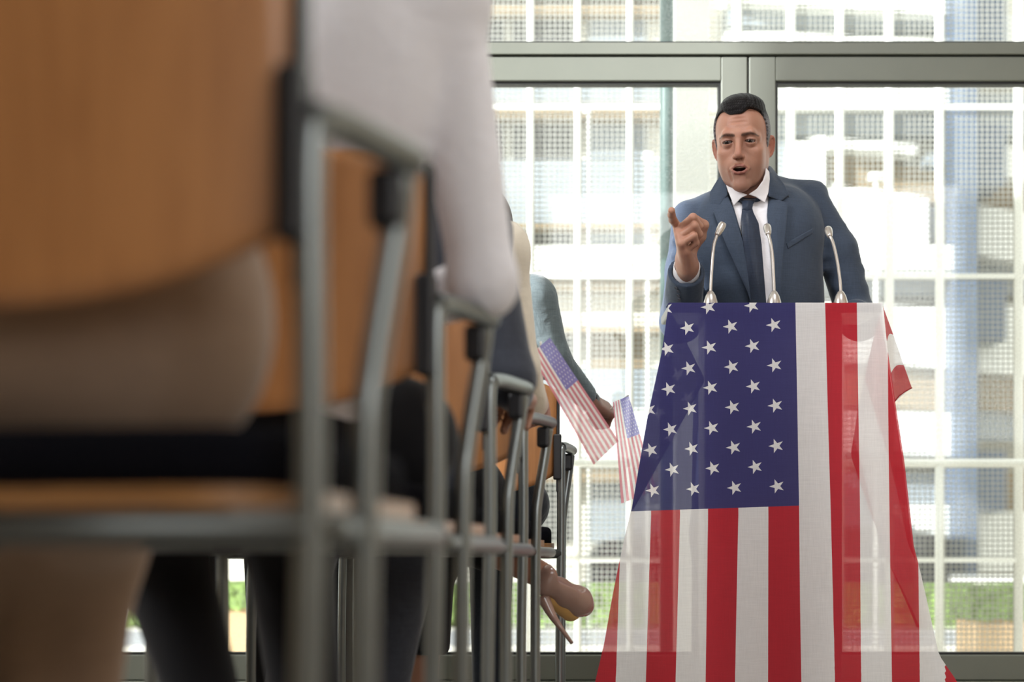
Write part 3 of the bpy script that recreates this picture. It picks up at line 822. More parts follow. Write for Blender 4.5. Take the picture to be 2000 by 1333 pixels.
def build_head():
    v = Vol((-0.105, -0.125, -0.20), (0.105, 0.135, 0.135), 0.0015)
    v.add(ell((0, .022, .035), (.0735, .094, .083)), .02)
    v.add(ell((0, -.022, .038), (.059, .060, .062)), .03)
    v.add(ell((0, -.022, -.030), (.054, .055, .060)), .025)
    v.add(ell((0, -.035, -.068), (.037, .038, .038)), .025)
    for s in (-1, 1):
        v.add(cone((s * .048, .012, -.054), (s * .032, -.032, -.088), .013, .0125), .025)
        v.add(cone((s * .032, -.032, -.088), (s * .010, -.060, -.103), .0125, .0135), .02)
        v.add(cone((s * .056, .014, -.02), (s * .050, .012, -.055), .012, .012), .02)
        v.add(ell((s * .041, -.050, -.024), (.018, .018, .013)), .022)
        v.add(ell((s * .043, .000, -.034), (.017, .046, .046)), .03)
        v.add(cone((s * .010, -.0825, .0195), (s * .034, -.0770, .0190), .0085, .0085), .014)
        v.add(cone((s * .034, -.0770, .0185), (s * .048, -.058, .009), .0085, .008), .014)
    v.add(ell((0, -.062, -.105), (.019, .017, .0150)), .014)
    v.add(ell((0, -.062, -.066), (.031, .022, .026)), .02)
    for s in (-1, 1): v.add(ell((s * .036, -.034, -.050), (.019, .024, .030)), .02)
    # sockets
    for s in (-1, 1):
        v.sub(ell((s * .0315, -.0955, .003), (.0190, .0185, .0115)), .012)
    # nose
    v.add(cone((0, -.079, .012), (0, -.0985, -.026), .0078, .0092), .012)
    v.add(ell((0, -.1010, -.0335), (.0098, .0095, .0085)), .008)
    for s in (-1, 1):
        v.add(ell((s * .0125, -.0905, -.0370), (.0068, .0095, .0070)), .006)
        v.sub(ell((s * .0062, -.0960, -.0435), (.0033, .0050, .0030)), .002)
        v.sub(cone((s * .0190, -.0885, -.0370), (s * .0310, -.0770, -.066), .0016, .0016), .010)
        v.sub(cone((s * .028, -.073, -.074), (s * .024, -.074, -.092), .0012, .0012), .010)
    # eyelids around the eyeballs
    for s in (-1, 1):
        v.add(ball((s * .0315, -.0665, .0005), .0166), .0035)
        v.sub(ell((s * .0315, -.0860, -.0004), (.0168, .020, .0041), rot('Y', s * 5)), .0010)
        v.sub(ball((s * .0315, -.0665, .0005), .0136), .0003)
    # lips, open mouth
    for s in (-1, 1):
        v.add(cone((0, -.0875, -.0590), (s * .011, -.0862, -.0594), .0032, .0036), .005)
        v.add(cone((s * .011, -.0862, -.0594), (s * .0240, -.0765, -.0652), .0036, .0020), .005)
        v.add(cone((0, -.0860, -.0755), (s * .013, -.0830, -.0742), .0042, .0038), .005)
        v.add(cone((s * .013, -.0830, -.0742), (s * .0240, -.0765, -.0662), .0036, .0020), .005)
    v.sub(ell((0, -.0900, -.0672), (.0180, .0200, .0040)), .002)
    v.sub(ell((0, -.078, -.0672), (.015, .014, .0085)), .002)
    v.sub(ell((0, -.0905, -.087), (.016, .004, .0028)), .006)
    v.sub(ell((0, -.0955, -.0500), (.0026, .004, .006)), .004)
    # forehead lines and frown
    for z in (.047, .056):
        v.sub(cone((-.026, -.0825, z), (.026, -.0825, z + .001), .0010, .0010), .008)
    # neck
    v.add(cone((0, .028, -.065), (0, .082, -.165), .050, .055), .025)
    v.add(ell((0, -.002, -.120), (.009, .010, .013)), .012)
    # ears
    for s in (-1, 1):
        R = rot('Z', -s * 34) @ rot('Y', s * 8) @ rot('X', -10)
        c = np.array((s * .0735, .024, -.010))
        v.add(ell(c, (.0052, .0155, .0275), R), .006)
        n = 14
        pts = [c + R @ np.array((s * .0035, math.cos(a) * .0142, math.sin(a) * .0248)) for a in np.linspace(-2.0, 3.5, n)]
        for a, b in zip(pts[:-1], pts[1:]): v.add(cone(a, b, .0030, .0030), .003)
        v.sub(ell(c + R @ np.array((s * .0065, -.003, .002)), (.0045, .0085, .0155), R), .003)
        v.sub(ell(c + R @ np.array((s * .004, -.006, -.004)), (.0060, .0065, .0085), R), .003)
        v.add(ell(c + R @ np.array((0, -.006, -.024)), (.0050, .0075, .0080), R), .005)
        v.add(ell(c + R @ np.array((s * .0015, -.0145, -.006)), (.004, .004, .006), R), .003)
    V, Q = v.mesh()
    x, y, z = V.T; ax = np.abs(x)
    C = np.tile(SK, (len(V), 1))
    def blend(mask, col, amt=1.0):
        m = np.clip(mask, 0, 1)[:, None] * amt
        C[:] = C * (1 - m) + np.array(lin(col)) * m
    g = lambda d, w: np.exp(-(d / w) ** 2)
    front = np.clip((-y - .03) / .02, 0, 1)
    C *= (1 + 0.07 * vnoise(V, 90, 3)[:, None] * np.array((.6, 1, 1)))
    # beard shadow
    beard = np.clip((-.045 - z) / .02, 0, 1) * np.clip((-z + .0) / .05, 0, 1) * np.clip((.03 - y) / .03, 0, 1) * np.clip((z + .125) / .02, 0, 1)
    blend(beard * 0.34 * (1 - g(z + .067, .012) * g(ax, .026)), (104, 80, 74))
    # redder nose and ears, darker sockets
    blend(g(ax, .018) * g(z + .033, .02) * (y < -.085) * 0.4, (150, 92, 76))
    blend(((ax > .074) & (np.abs(z + .008) < .04) & (y > -.012)) * 0.5, (156, 84, 66))
    lipu = ((x / .0225) ** 2 + ((z + .0595 + .006 * (ax / .022) ** 2) / .0052) ** 2 < 1) & (y < -.070)
    lipl = ((x / .0220) ** 2 + ((z + .0760 - .004 * (ax / .022) ** 2) / .0062) ** 2 < 1) & (y < -.070)
    blend((lipu | lipl) * 0.75, (132, 76, 70))
    inside = (((x / .0175) ** 2 + ((z + .0672) / .0060) ** 2 < 1) & (y > -.0835) & (y < -.03))
    blend(inside * 1.0, (46, 18, 18))
    # eyebrows
    for s in (-1, 1):
        bx = s * x
        bz = np.interp(bx, [.010, .020, .034, .046, .052], [.0150, .0165, .0185, .0155, .0115])
        bw = np.interp(bx, [.008, .014, .034, .050, .056], [.0024, .0042, .0036, .0022, .0006])
        mask = np.clip(1.4 - np.abs(z - bz) / bw, 0, 1) * (bx > .009) * (bx < .055) * (y < -.045)
        mask *= 0.85 + 0.15 * vnoise(V, 900, 11)
        blend(mask * 0.95, (48, 38, 36))
    # lashes / lid line
    for s in (-1, 1):
        e = ((s * x - .0315) / .0158) ** 2 + ((z + .0002) / .0052) ** 2
        blend(np.clip(1.2 - np.abs(e - 0.95) / 0.30, 0, 1) * (y < -.072) * (z > -.001) * 0.75, (58, 40, 36))
        blend(np.exp(-(((s * x - .030) / .018) ** 2 + ((z - .004) / .010) ** 2)) * (y < -.05) * 0.4, (96, 60, 50))  # socket shade painted into the skin colour
    # scalp under hair
    blend(np.clip((z - .07) / .01, 0, 1) * np.clip((y + .03) / .02, 0, 1), (90, 70, 60))
    return V, Q, C

def build_hair():
    v = Vol((-0.10, -0.115, -0.09), (0.10, 0.14, 0.14), 0.0016)
    v.add(ell((0, .024, .035), (.0770, .0985, .0850)), .01)
    for s in (-1, 1): v.add(ell((s * .058, .006, .010), (.0140, .030, .050)), .012)
    v.add(ell((0, -.022, .040), (.0655, .0630, .0655)), .03)
    v.add(ell((.004, -.030, .088), (.052, .052, .0260)), .02)
    v.add(ell((.008, -.005, .093), (.052, .055, .022)), .02)
    v.add(ell((-.014, -.052, .088), (.028, .024, .018)), .014)
    def cut(F, X, Y, Z):
        ax = np.abs(X)
        yh = np.interp(Z, [-.09, -.050, -.040, -.012, .005, .025, .045, .060, .072, .080, .088, .120], [.055, .035, .010, -.006, -.014, -.020, -.026, -.034, -.044, -.062, -.095, -.2])
        yc = np.interp(Z, [.050, .062, .070, .077, .120], [-.03, -.060, -.090, -.13, -.2])
        w = np.exp(-(np.abs(X + .006) / .027) ** 4)
        yh = yh * (1 - w * (Z > .05)) + yc * w * (Z > .05)
        d = (yh - Y) * 0.7
        F = np.maximum(F, d)
        # around the ear
        e = np.sqrt(((Y - .027) / .021) ** 2 + ((Z + .016) / .034) ** 2)
        F = np.maximum(F, np.where(ax > .05, (1 - e) * .02, -1))
        F = np.maximum(F, -(Z + .070))
        # strands
        top = np.clip((Z - .06) / .03, 0, 1)
        st = np.sin(X * 700 + 260 * Y + 4 * np.sin(Y * 60 + 1) + 200 * Z) * 0.0004 + np.sin(X * 190 + 2 * np.sin(X * 83 + Y * 30) + Y * 130 + Z * 60) * 0.0006 + np.sin(X * 1100 + 300 * Y) * 0.0002
        sd = np.sin(Z * 800 + Y * 420 + 2 * np.sin(Y * 70)) * 0.0004
        return F + top * st + (1 - top) * sd
    v.each(cut)
    V, Q = v.mesh()
    x, y, z = V.T; ax = np.abs(x)
    dark = np.array(lin((16, 13, 14))); grey = np.array(lin((150, 148, 152)))
    g = np.clip((ax - .052) / .014, 0, 1) * np.clip((.072 - z) / .022, 0, 1)
    g = np.maximum(g * (0.55 + 0.35 * vnoise(V, 600, 5)), 0.10 * np.clip((-.035 - y) / .02, 0, 1) * np.clip(vnoise(V, 700, 9), 0, 1) * (z > .06))
    g = np.clip(g, 0, 0.85)[:, None]
    C = dark * (1 - g) + grey * g
    C *= (1 + 0.3 * np.sin(x * 1400 + 6 * np.sin(y * 50)) * (z > .06))[:, None]
    return V, Q, np.clip(C, 0.002, 1)

HEADC = P(1449.5, 280.5, 4.86)
HS = 1.04
HM = Matrix.Translation(HEADC) @ Matrix.Rotation(math.radians(-1.0), 4, 'Y') @ Matrix.Rotation(math.radians(-13.5), 4, 'Z') @ Matrix.Rotation(math.radians(9.0), 4, 'X') @ Matrix.Diagonal((HS * .91, HS, HS, 1))
HMn = np.array(HM)
def tf(V): return V @ HMn[:3, :3].T + HMn[:3, 3]
def hp(x, y, z): return HM @ Vector((x, y, z))

spk = empty('person', (xof(1470, 5.0), 5.0, 0), 'man in a blue suit and tie speaking and pointing behind the lectern', 'person')
Hd = build_head(); Hd = (tf(Hd[0]), Hd[1], Hd[2])

# pose
TYo = 4.955
shR = P(1352, 432, 4.93); shL = P(1586, 400, 4.99)          # his right is at the left of the picture
elR = P(1330, 628, 4.97); wrR = P(1343, 508, 4.72)
elL = P(1683, 628, 5.00); wrL = Vector((xof(1668, 4.88), 4.88, LZ + 0.022))
neckb = P(1464, 412, 4.95)
# hands
fR = Vector((-0.26, -0.70, 0.66)); nR = Vector((1.0, 0.05, 0.05)); sR = Vector((0, 0.6, 0.75))
fore = (wrR - elR).normalized()
hR = hand(wrR + fore * 0.000 + Vector((-.002, 0, -.010)), fR, nR, sR, [(-10, 10, 8), (58, 104, 62), (64, 104, 62), (70, 108, 60)], 1.08, 0.0, 0.0018,
          thumb=[(0.018, 0.020, 0.014), (0.044, 0.030, 0.046), (0.070, 0.036, 0.060), (0.094, 0.034, 0.046)], arm=elR + (wrR - elR) * 0.30, point=-0.52)
hL = hand(wrL, (-0.25, -0.95, -0.04), (0, -0.05, -1), (-1, 0, 0), [(4, 6, 4)] * 4, 0.9, 1, 0.004, arm=elL + (wrL - elL) * 0.5)
def skincol(V, s=1.0):
    c = np.tile(SK, (len(V), 1)) * (1 + 0.08 * vnoise(V, 120, 8)[:, None] * np.array((.4, 1, 1))); return c * s
# body core under the clothes (legs, torso, arms)
v = Vol((0.1, 4.6, 0.02), (1.25, 5.3, 1.55), 0.012)
pel = Vector((xof(1478, 5.06), 5.06, 0.93))
v.add(cone(neckb, neckb + Vector((0.0, -0.05, 0.08)), .055, .05), .03)
v.add(ell(P(1466, 470, 4.97), (.145, .085, .19)), .05).add(ell(pel, (.135, .09, .13)), .06)
for a, b, r0, r1 in ((shR, elR, .045, .038), (elR, wrR, .036, .026), (shL, elL, .045, .038), (elL, wrL, .036, .026)): v.add(cone(a, b, r0, r1), .03)
for s in (-1, 1):
    v.add(cone(pel + Vector((s * .09, 0, -.05)), (pel.x + s * .11, 5.06, .50), .075, .052), .04)
    v.add(cone((pel.x + s * .11, 5.06, .50), (pel.x + s * .12, 5.10, .09), .05, .036), .03)
Bd = v.mesh()
V, Q, C = join([Hd, (hR[0], hR[1], skincol(hR[0])), (hL[0], hL[1], skincol(hL[0])), (Bd[0], Bd[1], skincol(Bd[0]))])
link('body', npmesh('body', V, Q, True, C), M['skin'], spk)
hr_ = build_hair()
link('hair', npmesh('hair', tf(hr_[0]), hr_[1], True, hr_[2]), M['hair'], spk)
# eyes
for s in (-1, 1):
    bm = bmesh.new(); bmesh.ops.create_uvsphere(bm, u_segments=64, v_segments=48, radius=0.0139)
    V = np.array([w.co[:] for w in bm.verts]); Fq = [[w.index for w in f.verts] for f in bm.faces]; bm.free()
    gz = Vector((-0.10, -1, -0.02)).normalized()
    d = V @ np.array(gz) / 0.0139; ang = np.degrees(np.arccos(np.clip(d, -1, 1)))
    col = np.tile(np.array(lin((112, 102, 98))), (len(V), 1))
    col[ang < 30] = lin((48, 36, 30)); col[ang < 14] = lin((10, 8, 8)); col[(ang >= 27) & (ang < 31)] = lin((40, 30, 26))
    me = bpy.data.meshes.new('eye'); V2 = tf(V + np.array((s * .0315, -.0665, .0005))); me.from_pydata([tuple(q) for q in V2], [], Fq)
    for p in me.polygons: p.use_smooth = True
    a = me.color_attributes.new('Col', 'FLOAT_COLOR', 'POINT'); cc = np.ones((len(V), 4), np.float32); cc[:, :3] = col; a.data.foreach_set('color', cc.ravel())
    link('eye', me, M['eye'], spk)
# teeth
bm = bmesh.new(); tube_into(bm, [hp(-.014, -.0765, -.0622), hp(0, -.0815, -.0622), hp(.014, -.0765, -.0622)], 0.0028, 10)
link('teeth', bm_mesh('teeth', bm, True), M['teeth'], spk)

# jacket
v = Vol((0.22, 4.55, 0.74), (1.12, 5.28, 1.52), 0.0045)
v.add(ell(P(1466, 484, 4.955), (.165, .112, .175)), .04)
v.add(ell(P(1410, 462, 4.935), (.10, .095, .11)), .05).add(ell(P(1530, 456, 4.965), (.11, .10, .125)), .05)
v.add(ell(P(1496, 590, 4.985), (.155, .115, .16)), .07)
v.add(cone(P(1488, 570, 4.985), (xof(1482, 5.03), 5.03, .92), .12, .13), .07)
v.add(ell((xof(1482, 5.03), 5.04, .86), (.168, .12, .14)), .06)
v.add(cone(P(1345, 420, 4.94), P(1425, 396, 4.99), .036, .036), .03)
v.add(cone(P(1590, 378, 5.00), P(1500, 372, 5.00), .034, .036), .03)
v.add(cone(P(1425, 400, 5.00), P(1500, 385, 5.00), .045, .045), .04)
v.add(cone(P(1345, 430, 4.935), P(1352, 452, 4.94), .046, .050), .02)
v.add(cone(P(1584, 392, 4.99), P(1570, 420, 4.98), .046, .050), .02)
# sleeves
midR = elR + (wrR - elR) * 0.78
slv = Vol((0.22, 4.55, 0.74), (1.12, 5.28, 1.52), 0.0045)
slv.add(cone(P(1350, 433, 4.93), P(1342, 530, 4.96), .052, .056), .02)
slv.add(cone(P(1342, 530, 4.96), elR, .056, .055), .02)
slv.add(cone(elR, midR + fore * .02, .054, .0475), .02)
slv.add(cone(P(1580, 396, 4.99), P(1634, 490, 4.99), .054, .054), .02)
slv.add(cone(P(1634, 490, 4.99), elL - Vector((.012, 0, 0)), .054, .050), .02)
slv.add(cone(elL, elL + (wrL - elL) * 0.8, .050, .040), .02)
# folds in the bent sleeves
for (x0, y0, x1, y1, Y0, r) in ((1606, 470, 1642, 444, 4.950, .007), (1610, 500, 1658, 484, 4.950, .008), (1614, 525, 1670, 508, 4.955, .007), (1634, 560, 1680, 528, 4.96, .008), (1648, 585, 1686, 564, 4.965, .007),
                                (1318, 500, 1340, 522, 4.905, .007), (1314, 530, 1338, 548, 4.915, .008), (1320, 470, 1342, 495, 4.90, .006)):
    slv.add(cone(P(x0, y0, Y0 + .005), P(x1, y1, Y0 + .02), r, r * .8), .022)
v.F = smin(v.F, slv.F, 0.003)
fd = fore
v.sub(cone(midR - fd * 0.03, midR + fd * 0.08, .037, .037), .003)
# cut the sleeve end flat
e0 = np.array(midR + fd * 0.012)
def endcut(F, X, Y, Z):
    d = (X - e0[0]) * fd.x + (Y - e0[1]) * fd.y + (Z - e0[2]) * fd.z
    near = np.sqrt((X - e0[0]) ** 2 + (Y - e0[1]) ** 2 + (Z - e0[2]) ** 2)
    return np.where((near < .085) & (Y < 4.83), np.maximum(F, d), F)
v.each(endcut)
# neck hole
v.sub(cone(P(1463, 392, 4.955), P(1457, 320, 4.88), .060, .075), .008)
Vj, Qj = v.mesh()
Vj = Vj + np.zeros_like(Vj)
bvh = BVHTree.FromPolygons([tuple(q) for q in Vj], [tuple(int(i) for i in q) for q in Qj])
jk = link('jacket', npmesh('jacket', Vj, Qj), M['suit'], spk)

# pieces laid on the chest: outline in picture coordinates, dropped on the body, given thickness
def neck_ring_vol():
    w = Vol((0.45, 4.70, 1.28), (0.85, 5.10, 1.55), 0.004)
    w.add(cone(P(1462, 420, 4.935), P(1459, 345, 4.875), .0625, .0600), .01)
    w.add(ell(P(1462, 462, 4.955), (.168, .112, .20)), .04)
    w.add(cone(P(1352, 425, 4.94), P(1440, 386, 4.97), .045, .045), .04)
    w.add(cone(P(1584, 391, 4.99), P(1500, 368, 4.98), .048, .045), .04)
    return w.mesh()
Vn, Qn = neck_ring_vol()
bvh_n = BVHTree.FromPolygons([tuple(q) for q in Vn], [tuple(int(i) for i in q) for q in Qn])
EYE = Vector((0, 0, HC))
def laid(name, poly, off, thick, matn, parent, step=4.0, use=None, edge_drop=0.0, bulge=0.0, smoothit=3):
    use = use or bvh
    pts = [Vector(p) for p in poly]
    dense = []
    for a, b in zip(pts, pts[1:] + pts[:1]):
        n = max(1, int((b - a).length / step))
        dense += [a + (b - a) * i / n for i in range(n)]
    x0, x1 = min(p.x for p in pts), max(p.x for p in pts); y0, y1 = min(p.y for p in pts), max(p.y for p in pts)
    inner = [Vector((x, y)) for x in np.arange(x0 + step / 2, x1, step) for y in np.arange(y0 + step / 2, y1, step)]
    def segd(p):
        m = 1e9
        for a, b in zip(pts, pts[1:] + pts[:1]):
            ab = b - a; t = max(0, min(1, (p - a).dot(ab) / max(ab.length_squared, 1e-9))); m = min(m, (a + ab * t - p).length)
        return m
    inner = [p for p in inner if segd(p) > step * 0.55]
    n = len(dense)
    vs, es, fs, *_ = delaunay_2d_cdt(dense + inner, [(i, (i + 1) % n) for i in range(n)], [], 1, 1e-4)
    ds = []; nn = []
    for p in vs:
        d = (P(p.x, p.y, 5.0) - EYE).normalized()
        hit = use.ray_cast(EYE, d)
        ds.append((EYE - hit[0]).length if hit[0] is not None else None); nn.append(d)
    good = [q for q in ds if q is not None]; mean = sum(good) / max(1, len(good))
    known = [(vs[i], ds[i]) for i in range(len(vs)) if ds[i] is not None]
    for i in range(len(ds)):
        if ds[i] is None: ds[i] = min(known, key=lambda k: (k[0] - vs[i]).length)[1]
    adj = [set() for _ in vs]
    for f in fs:
        for a in f:
            for b in f:
                if a != b: adj[a].add(b)
    for _ in range(smoothit): ds = [0.5 * ds[i] + 0.5 * sum(ds[j] for j in adj[i]) / max(1, len(adj[i])) for i in range(len(ds))]
    bm = bmesh.new(); bv = []; used = {a for f in fs for a in f}
    for i, p in enumerate(vs):
        o = off + bulge * min(1.0, segd(p) / 12.0)
        bv.append(bm.verts.new(EYE + nn[i] * (ds[i] - o)))
    for f in fs:
        try: bm.faces.new([bv[i] for i in f])
        except ValueError: pass
    bmesh.ops.delete(bm, geom=[w for w in bm.verts if not w.link_faces], context='VERTS')
    me = bm_mesh(name, bm, True)
    # face normals towards the room side, then thickness
    o = link(name, me, M[matn] if isinstance(matn, str) else matn, parent)
    me.update()
    if sum(p.normal.y * p.area for p in me.polygons) > 0: me.flip_normals()
    md = o.modifiers.new('thickness', 'SOLIDIFY'); md.thickness = thick; md.offset = -1.0
    bv_ = o.modifiers.new('soft_edge', 'BEVEL'); bv_.width = min(0.0012, thick * 0.45); bv_.segments = 2; bv_.limit_method = 'ANGLE'; bv_.angle_limit = math.radians(50)
    return o
sh = laid('shirt', [(1417, 372), (1433, 405), (1452, 470), (1471, 604), (1514, 604), (1507, 512), (1501, 450), (1503, 400), (1503, 366), (1480, 372), (1462, 384), (1440, 376)], 0.003, 0.004, 'shirt', spk, smoothit=4)
laid('shirt_collar', [(1414, 343), (1416, 356), (1421, 372), (1433, 402), (1447, 387), (1460, 381), (1437, 372), (1424, 359), (1417, 346)], 0.007, 0.004, 'shirt', sh, 2.5, bvh_n, smoothit=1)
laid('shirt_collar', [(1497, 328), (1503, 336), (1504, 350), (1501, 377), (1494, 396), (1477, 385), (1462, 380), (1479, 369), (1491, 353), (1496, 338)], 0.007, 0.004, 'shirt', sh, 2.5, bvh_n, smoothit=1)
ti = laid('tie', [(1449, 408), (1447, 432), (1450, 482), (1458, 540), (1465, 604), (1498, 604), (1492, 530), (1488, 478), (1482, 436), (1472, 415), (1469, 404)], 0.012, 0.005, 'tie', spk, 3.0, bulge=0.007)
laid('tie_knot', [(1446, 384), (1453, 381), (1468, 380), (1478, 385), (1471, 398), (1469, 409), (1460, 412), (1450, 409), (1449, 396)], 0.016, 0.010, 'tie', ti, 2.2, bulge=0.010)
laid('lapel', [(1420, 379), (1431, 405), (1451, 472), (1471, 604), (1458, 566), (1440, 526), (1419, 480), (1403, 440), (1393, 412), (1405, 402)], 0.014, 0.009, 'suit', jk, 3.5, bulge=0.003)
laid('collar', [(1413, 338), (1417, 352), (1421, 380), (1405, 404), (1388, 399), (1386, 376), (1394, 362), (1404, 346)], 0.010, 0.006, 'suit', jk, 3.0, bvh_n, bulge=0.003)
laid('lapel', [(1501, 383), (1526, 392), (1539, 397), (1537, 427), (1533, 470), (1529, 510), (1524, 604), (1513, 604), (1507, 512), (1501, 450), (1498, 421)], 0.014, 0.009, 'suit', jk, 3.5, bulge=0.003)
laid('collar', [(1500, 322), (1504, 342), (1501, 384), (1526, 393), (1542, 380), (1532, 360), (1518, 340), (1507, 326)], 0.010, 0.006, 'suit', jk, 3.0, bvh_n, bulge=0.003)
laid('breast_pocket', [(1536, 475), (1588, 446), (1588, 455), (1539, 486)], 0.003, 0.003, 'suit', jk, 3.0, smoothit=1)

# white cuff, sleeve buttons
v = Vol(np.array(midR) - .12, np.array(midR) + .12, 0.0022)
v.add(cone(midR - fd * 0.03, midR + fd * 0.050, .0350, .0340), .001)
v.sub(cone(midR - fd * 0.06, midR + fd * 0.09, .0315, .0312), .001)
e1 = np.array(midR + fd * 0.036)
v.each(lambda F, X, Y, Z: np.maximum(F, (X - e1[0]) * fd.x + (Y - e1[1]) * fd.y + (Z - e1[2]) * fd.z))
link('cuff', npmesh('cuff', *v.mesh()), M['shirt'], sh)
for (x, y) in ((1321, 562), (1325, 569), (1325, 577), (1327, 584)):
    d = (P(x, y, 5) - EYE).normalized(); hit = bvh.ray_cast(EYE, d)
    if hit[0] is not None:
        p = hit[0]; nn = hit[1]
        if nn.dot(d) > 0: nn = -nn
        tube('cuff_button', [p, p + nn * 0.003], 0.0045, mat('horn_button', (70, 74, 84), 0.25), jk, 14)

# trousers, belt line, shoes
v = Vol((0.3, 4.8, 0.03), (1.0, 5.35, 1.1), 0.009)
v.add(ell(pel + Vector((0, 0, -.02)), (.158, .112, .13)), .05)
for s in (-1, 1):
    v.add(cone(pel + Vector((s * .085, 0, -.08)), (pel.x + s * .11, 5.06, .50), .090, .070), .03)
    v.add(cone((pel.x + s * .11, 5.06, .50), (pel.x + s * .12, 5.10, .10), .068, .056), .03)
link('trousers', npmesh('trousers', *v.mesh()), M['suit'], spk)
for s in (-1, 1):
    v = Vol((pel.x + s * .12 - .08, 4.85, 0), (pel.x + s * .12 + .08, 5.25, .16), 0.006)
    v.add(cone((pel.x + s * .12, 5.13, .055), (pel.x + s * .13, 4.97, .036), .045, .036), .02)
    v.each(lambda F, X, Y, Z: np.maximum(F, .006 - Z))
    link('shoe', npmesh('shoe', *v.mesh()), M['shoe'], spk)

# ------------------------------------------------------------------ audience chairs
ANG = -math.radians(10)
T1 = Vector((xof(607, 1.21), 1.21, 0)); T2 = Vector((xof(852, 2.08), 2.08, 0)); T3 = Vector((xof(957, 2.96), 2.96, 0))
T4 = Vector((xof(1022, 3.72), 3.72, 0)); T5 = Vector((xof(1096, 4.66), 4.66, 0))
W = 0.48
def backrest_mesh(name, x0, x1, z0, z1, thick, y_edge, sag):
    nx, nz = 32, 18
    bm = bmesh.new()
    def pt(s, t, dy):
        # rounded lower corners, belly towards the room behind
        a = 2 * s - 1
        low = z0 + 0.055 * max(0, abs(a)) ** 2.6; top = z1 - 0.03 * abs(a) ** 5
        z = low + (top - low) * t
        y = y_edge - sag * (1 - a * a) + dy - 0.02 * (t - .5)
        return Vector((x0 + (x1 - x0) * s, y, z))
    F1 = [[bm.verts.new(pt(i / nx, j / nz, 0)) for i in range(nx + 1)] for j in range(nz + 1)]
    F2 = [[bm.verts.new(pt(i / nx, j / nz, thick)) for i in range(nx + 1)] for j in range(nz + 1)]
    for j in range(nz):
        for i in range(nx):
            bm.faces.new((F1[j][i], F1[j][i + 1], F1[j + 1][i + 1], F1[j + 1][i]))
            bm.faces.new((F2[j][i], F2[j + 1][i], F2[j + 1][i + 1], F2[j][i + 1]))
    for i in range(nx):
        bm.faces.new((F1[0][i], F2[0][i], F2[0][i + 1], F1[0][i + 1])); bm.faces.new((F1[nz][i], F1[nz][i + 1], F2[nz][i + 1], F2[nz][i]))
    for j in range(nz):
        bm.faces.new((F1[j][0], F1[j + 1][0], F2[j + 1][0], F2[j][0])); bm.faces.new((F1[j][nx], F2[j][nx], F2[j + 1][nx], F1[j + 1][nx]))
    return bm_mesh(name, bm, True)
GR = 'audience chairs in rows beside the lectern'
def make_chair(T, label):
    c = empty('audience_chair', T, label, 'chair', GR, rz=ANG)
    b = link('backrest', backrest_mesh('backrest', -W + .012, -.012, .590, .885, .011, -.004, .03), M['ply'], c, True)
    for x in (-.011, -W + .011):
        box('backrest_bracket', (x - .009, -.020, .630), (x + .011, .012, .745), M['black'], c, 0.004, True)
    for x in (-.008, -W + .008):
        box('edge_trim', (x - .004, -.008, .60), (x + .004, .016, .87), M['black'], b, 0.002, True)
    bm = bmesh.new(); add_box(bm, (-W + .015, -.01, .457), (-.015, .43, .470), .0)
    vs = [e for e in bm.edges if abs(e.verts[0].co.z - e.verts[1].co.z) > .005]
    bmesh.ops.bevel(bm, geom=vs, offset=0.07, segments=8, affect='EDGES', profile=0.5)
    link('seat', bm_mesh('seat', bm), M['plyedge'], c, True)
    bm = bmesh.new(); add_box(bm, (-W + .022, -.004, .4705), (-.022, .42, .512), .0)
    vs = [e for e in bm.edges if abs(e.verts[0].co.z - e.verts[1].co.z) > .005]
    bmesh.ops.bevel(bm, geom=vs, offset=0.07, segments=8, affect='EDGES', profile=0.5)
    es = [e for e in bm.edges if e.verts[0].co.z > .50 and e.verts[1].co.z > .50]
    bmesh.ops.bevel(bm, geom=es, offset=0.014, segments=3, affect='EDGES', profile=0.5)
    link('seat_cushion', bm_mesh('seat_cushion', bm, True), M['cushion'], c, True)
    # seat rail loop
    rr = [(-.0, .0, .443), (-.004, .38, .443), (-.03, .43, .443), (-.09, .45, .443), (-W + .09, .45, .443), (-W + .03, .43, .443), (-W + .004, .38, .443), (-W, .0, .443)]
    tube('seat_rail', catmull(rr, 6) + [Vector((0, 0, .443))], .0115, M['steel_d'], c, 12, True)
    box('rail_clip', (-.26, -.014, .428), (-.225, .014, .462), M['black'], c, 0.003, True)
    for s, x in ((1, 0.0), (-1, -W)):
        tube('leg', catmull([(x - s * .004, 0, .011), (x - s * .004, 0, .25), (x, 0, .5), (x, 0, .69), (x + s * .006, .012, .712)], 6), .0105, M['steel'], c, 14, True)
        tube('leg', catmull([(x + s * .006, .113, .011), (x + s * .006, .113, .30), (x + s * .008, .113, .50), (x + s * .012, .118, .56), (x + s * .026, .128, .66), (x + s * .031, .130, .70)], 8), .0105, M['steel'], c, 14, True)
        a = tube('armrest', catmull([(x, 0.0, .712), (x + s * .010, .04, .716), (x + s * .030, .120, .714), (x + s * .036, .142, .712)], 6), .0125, M['steel'], c, 16, True)
        h = box('armrest_joint', (x + s * .022 - .013, .108, .660), (x + s * .022 + .013, .140, .703), M['black'], a, 0.006, True)
        tube('floor_runner', [(x - s * .004, -.0, .011), (x, .12, .011), (x - s * .01, .43, .011)], .011, M['steel'], c, 12, True)
    return c
def copy_tree(o, parent=None):
    c = o.copy(); COL.objects.link(c); c.parent = parent
    for ch in list(o.children): copy_tree(ch, c)
    return c
ch1 = make_chair(T1, 'audience chair nearest the camera, its large blurred plywood backrest filling the left of the picture')
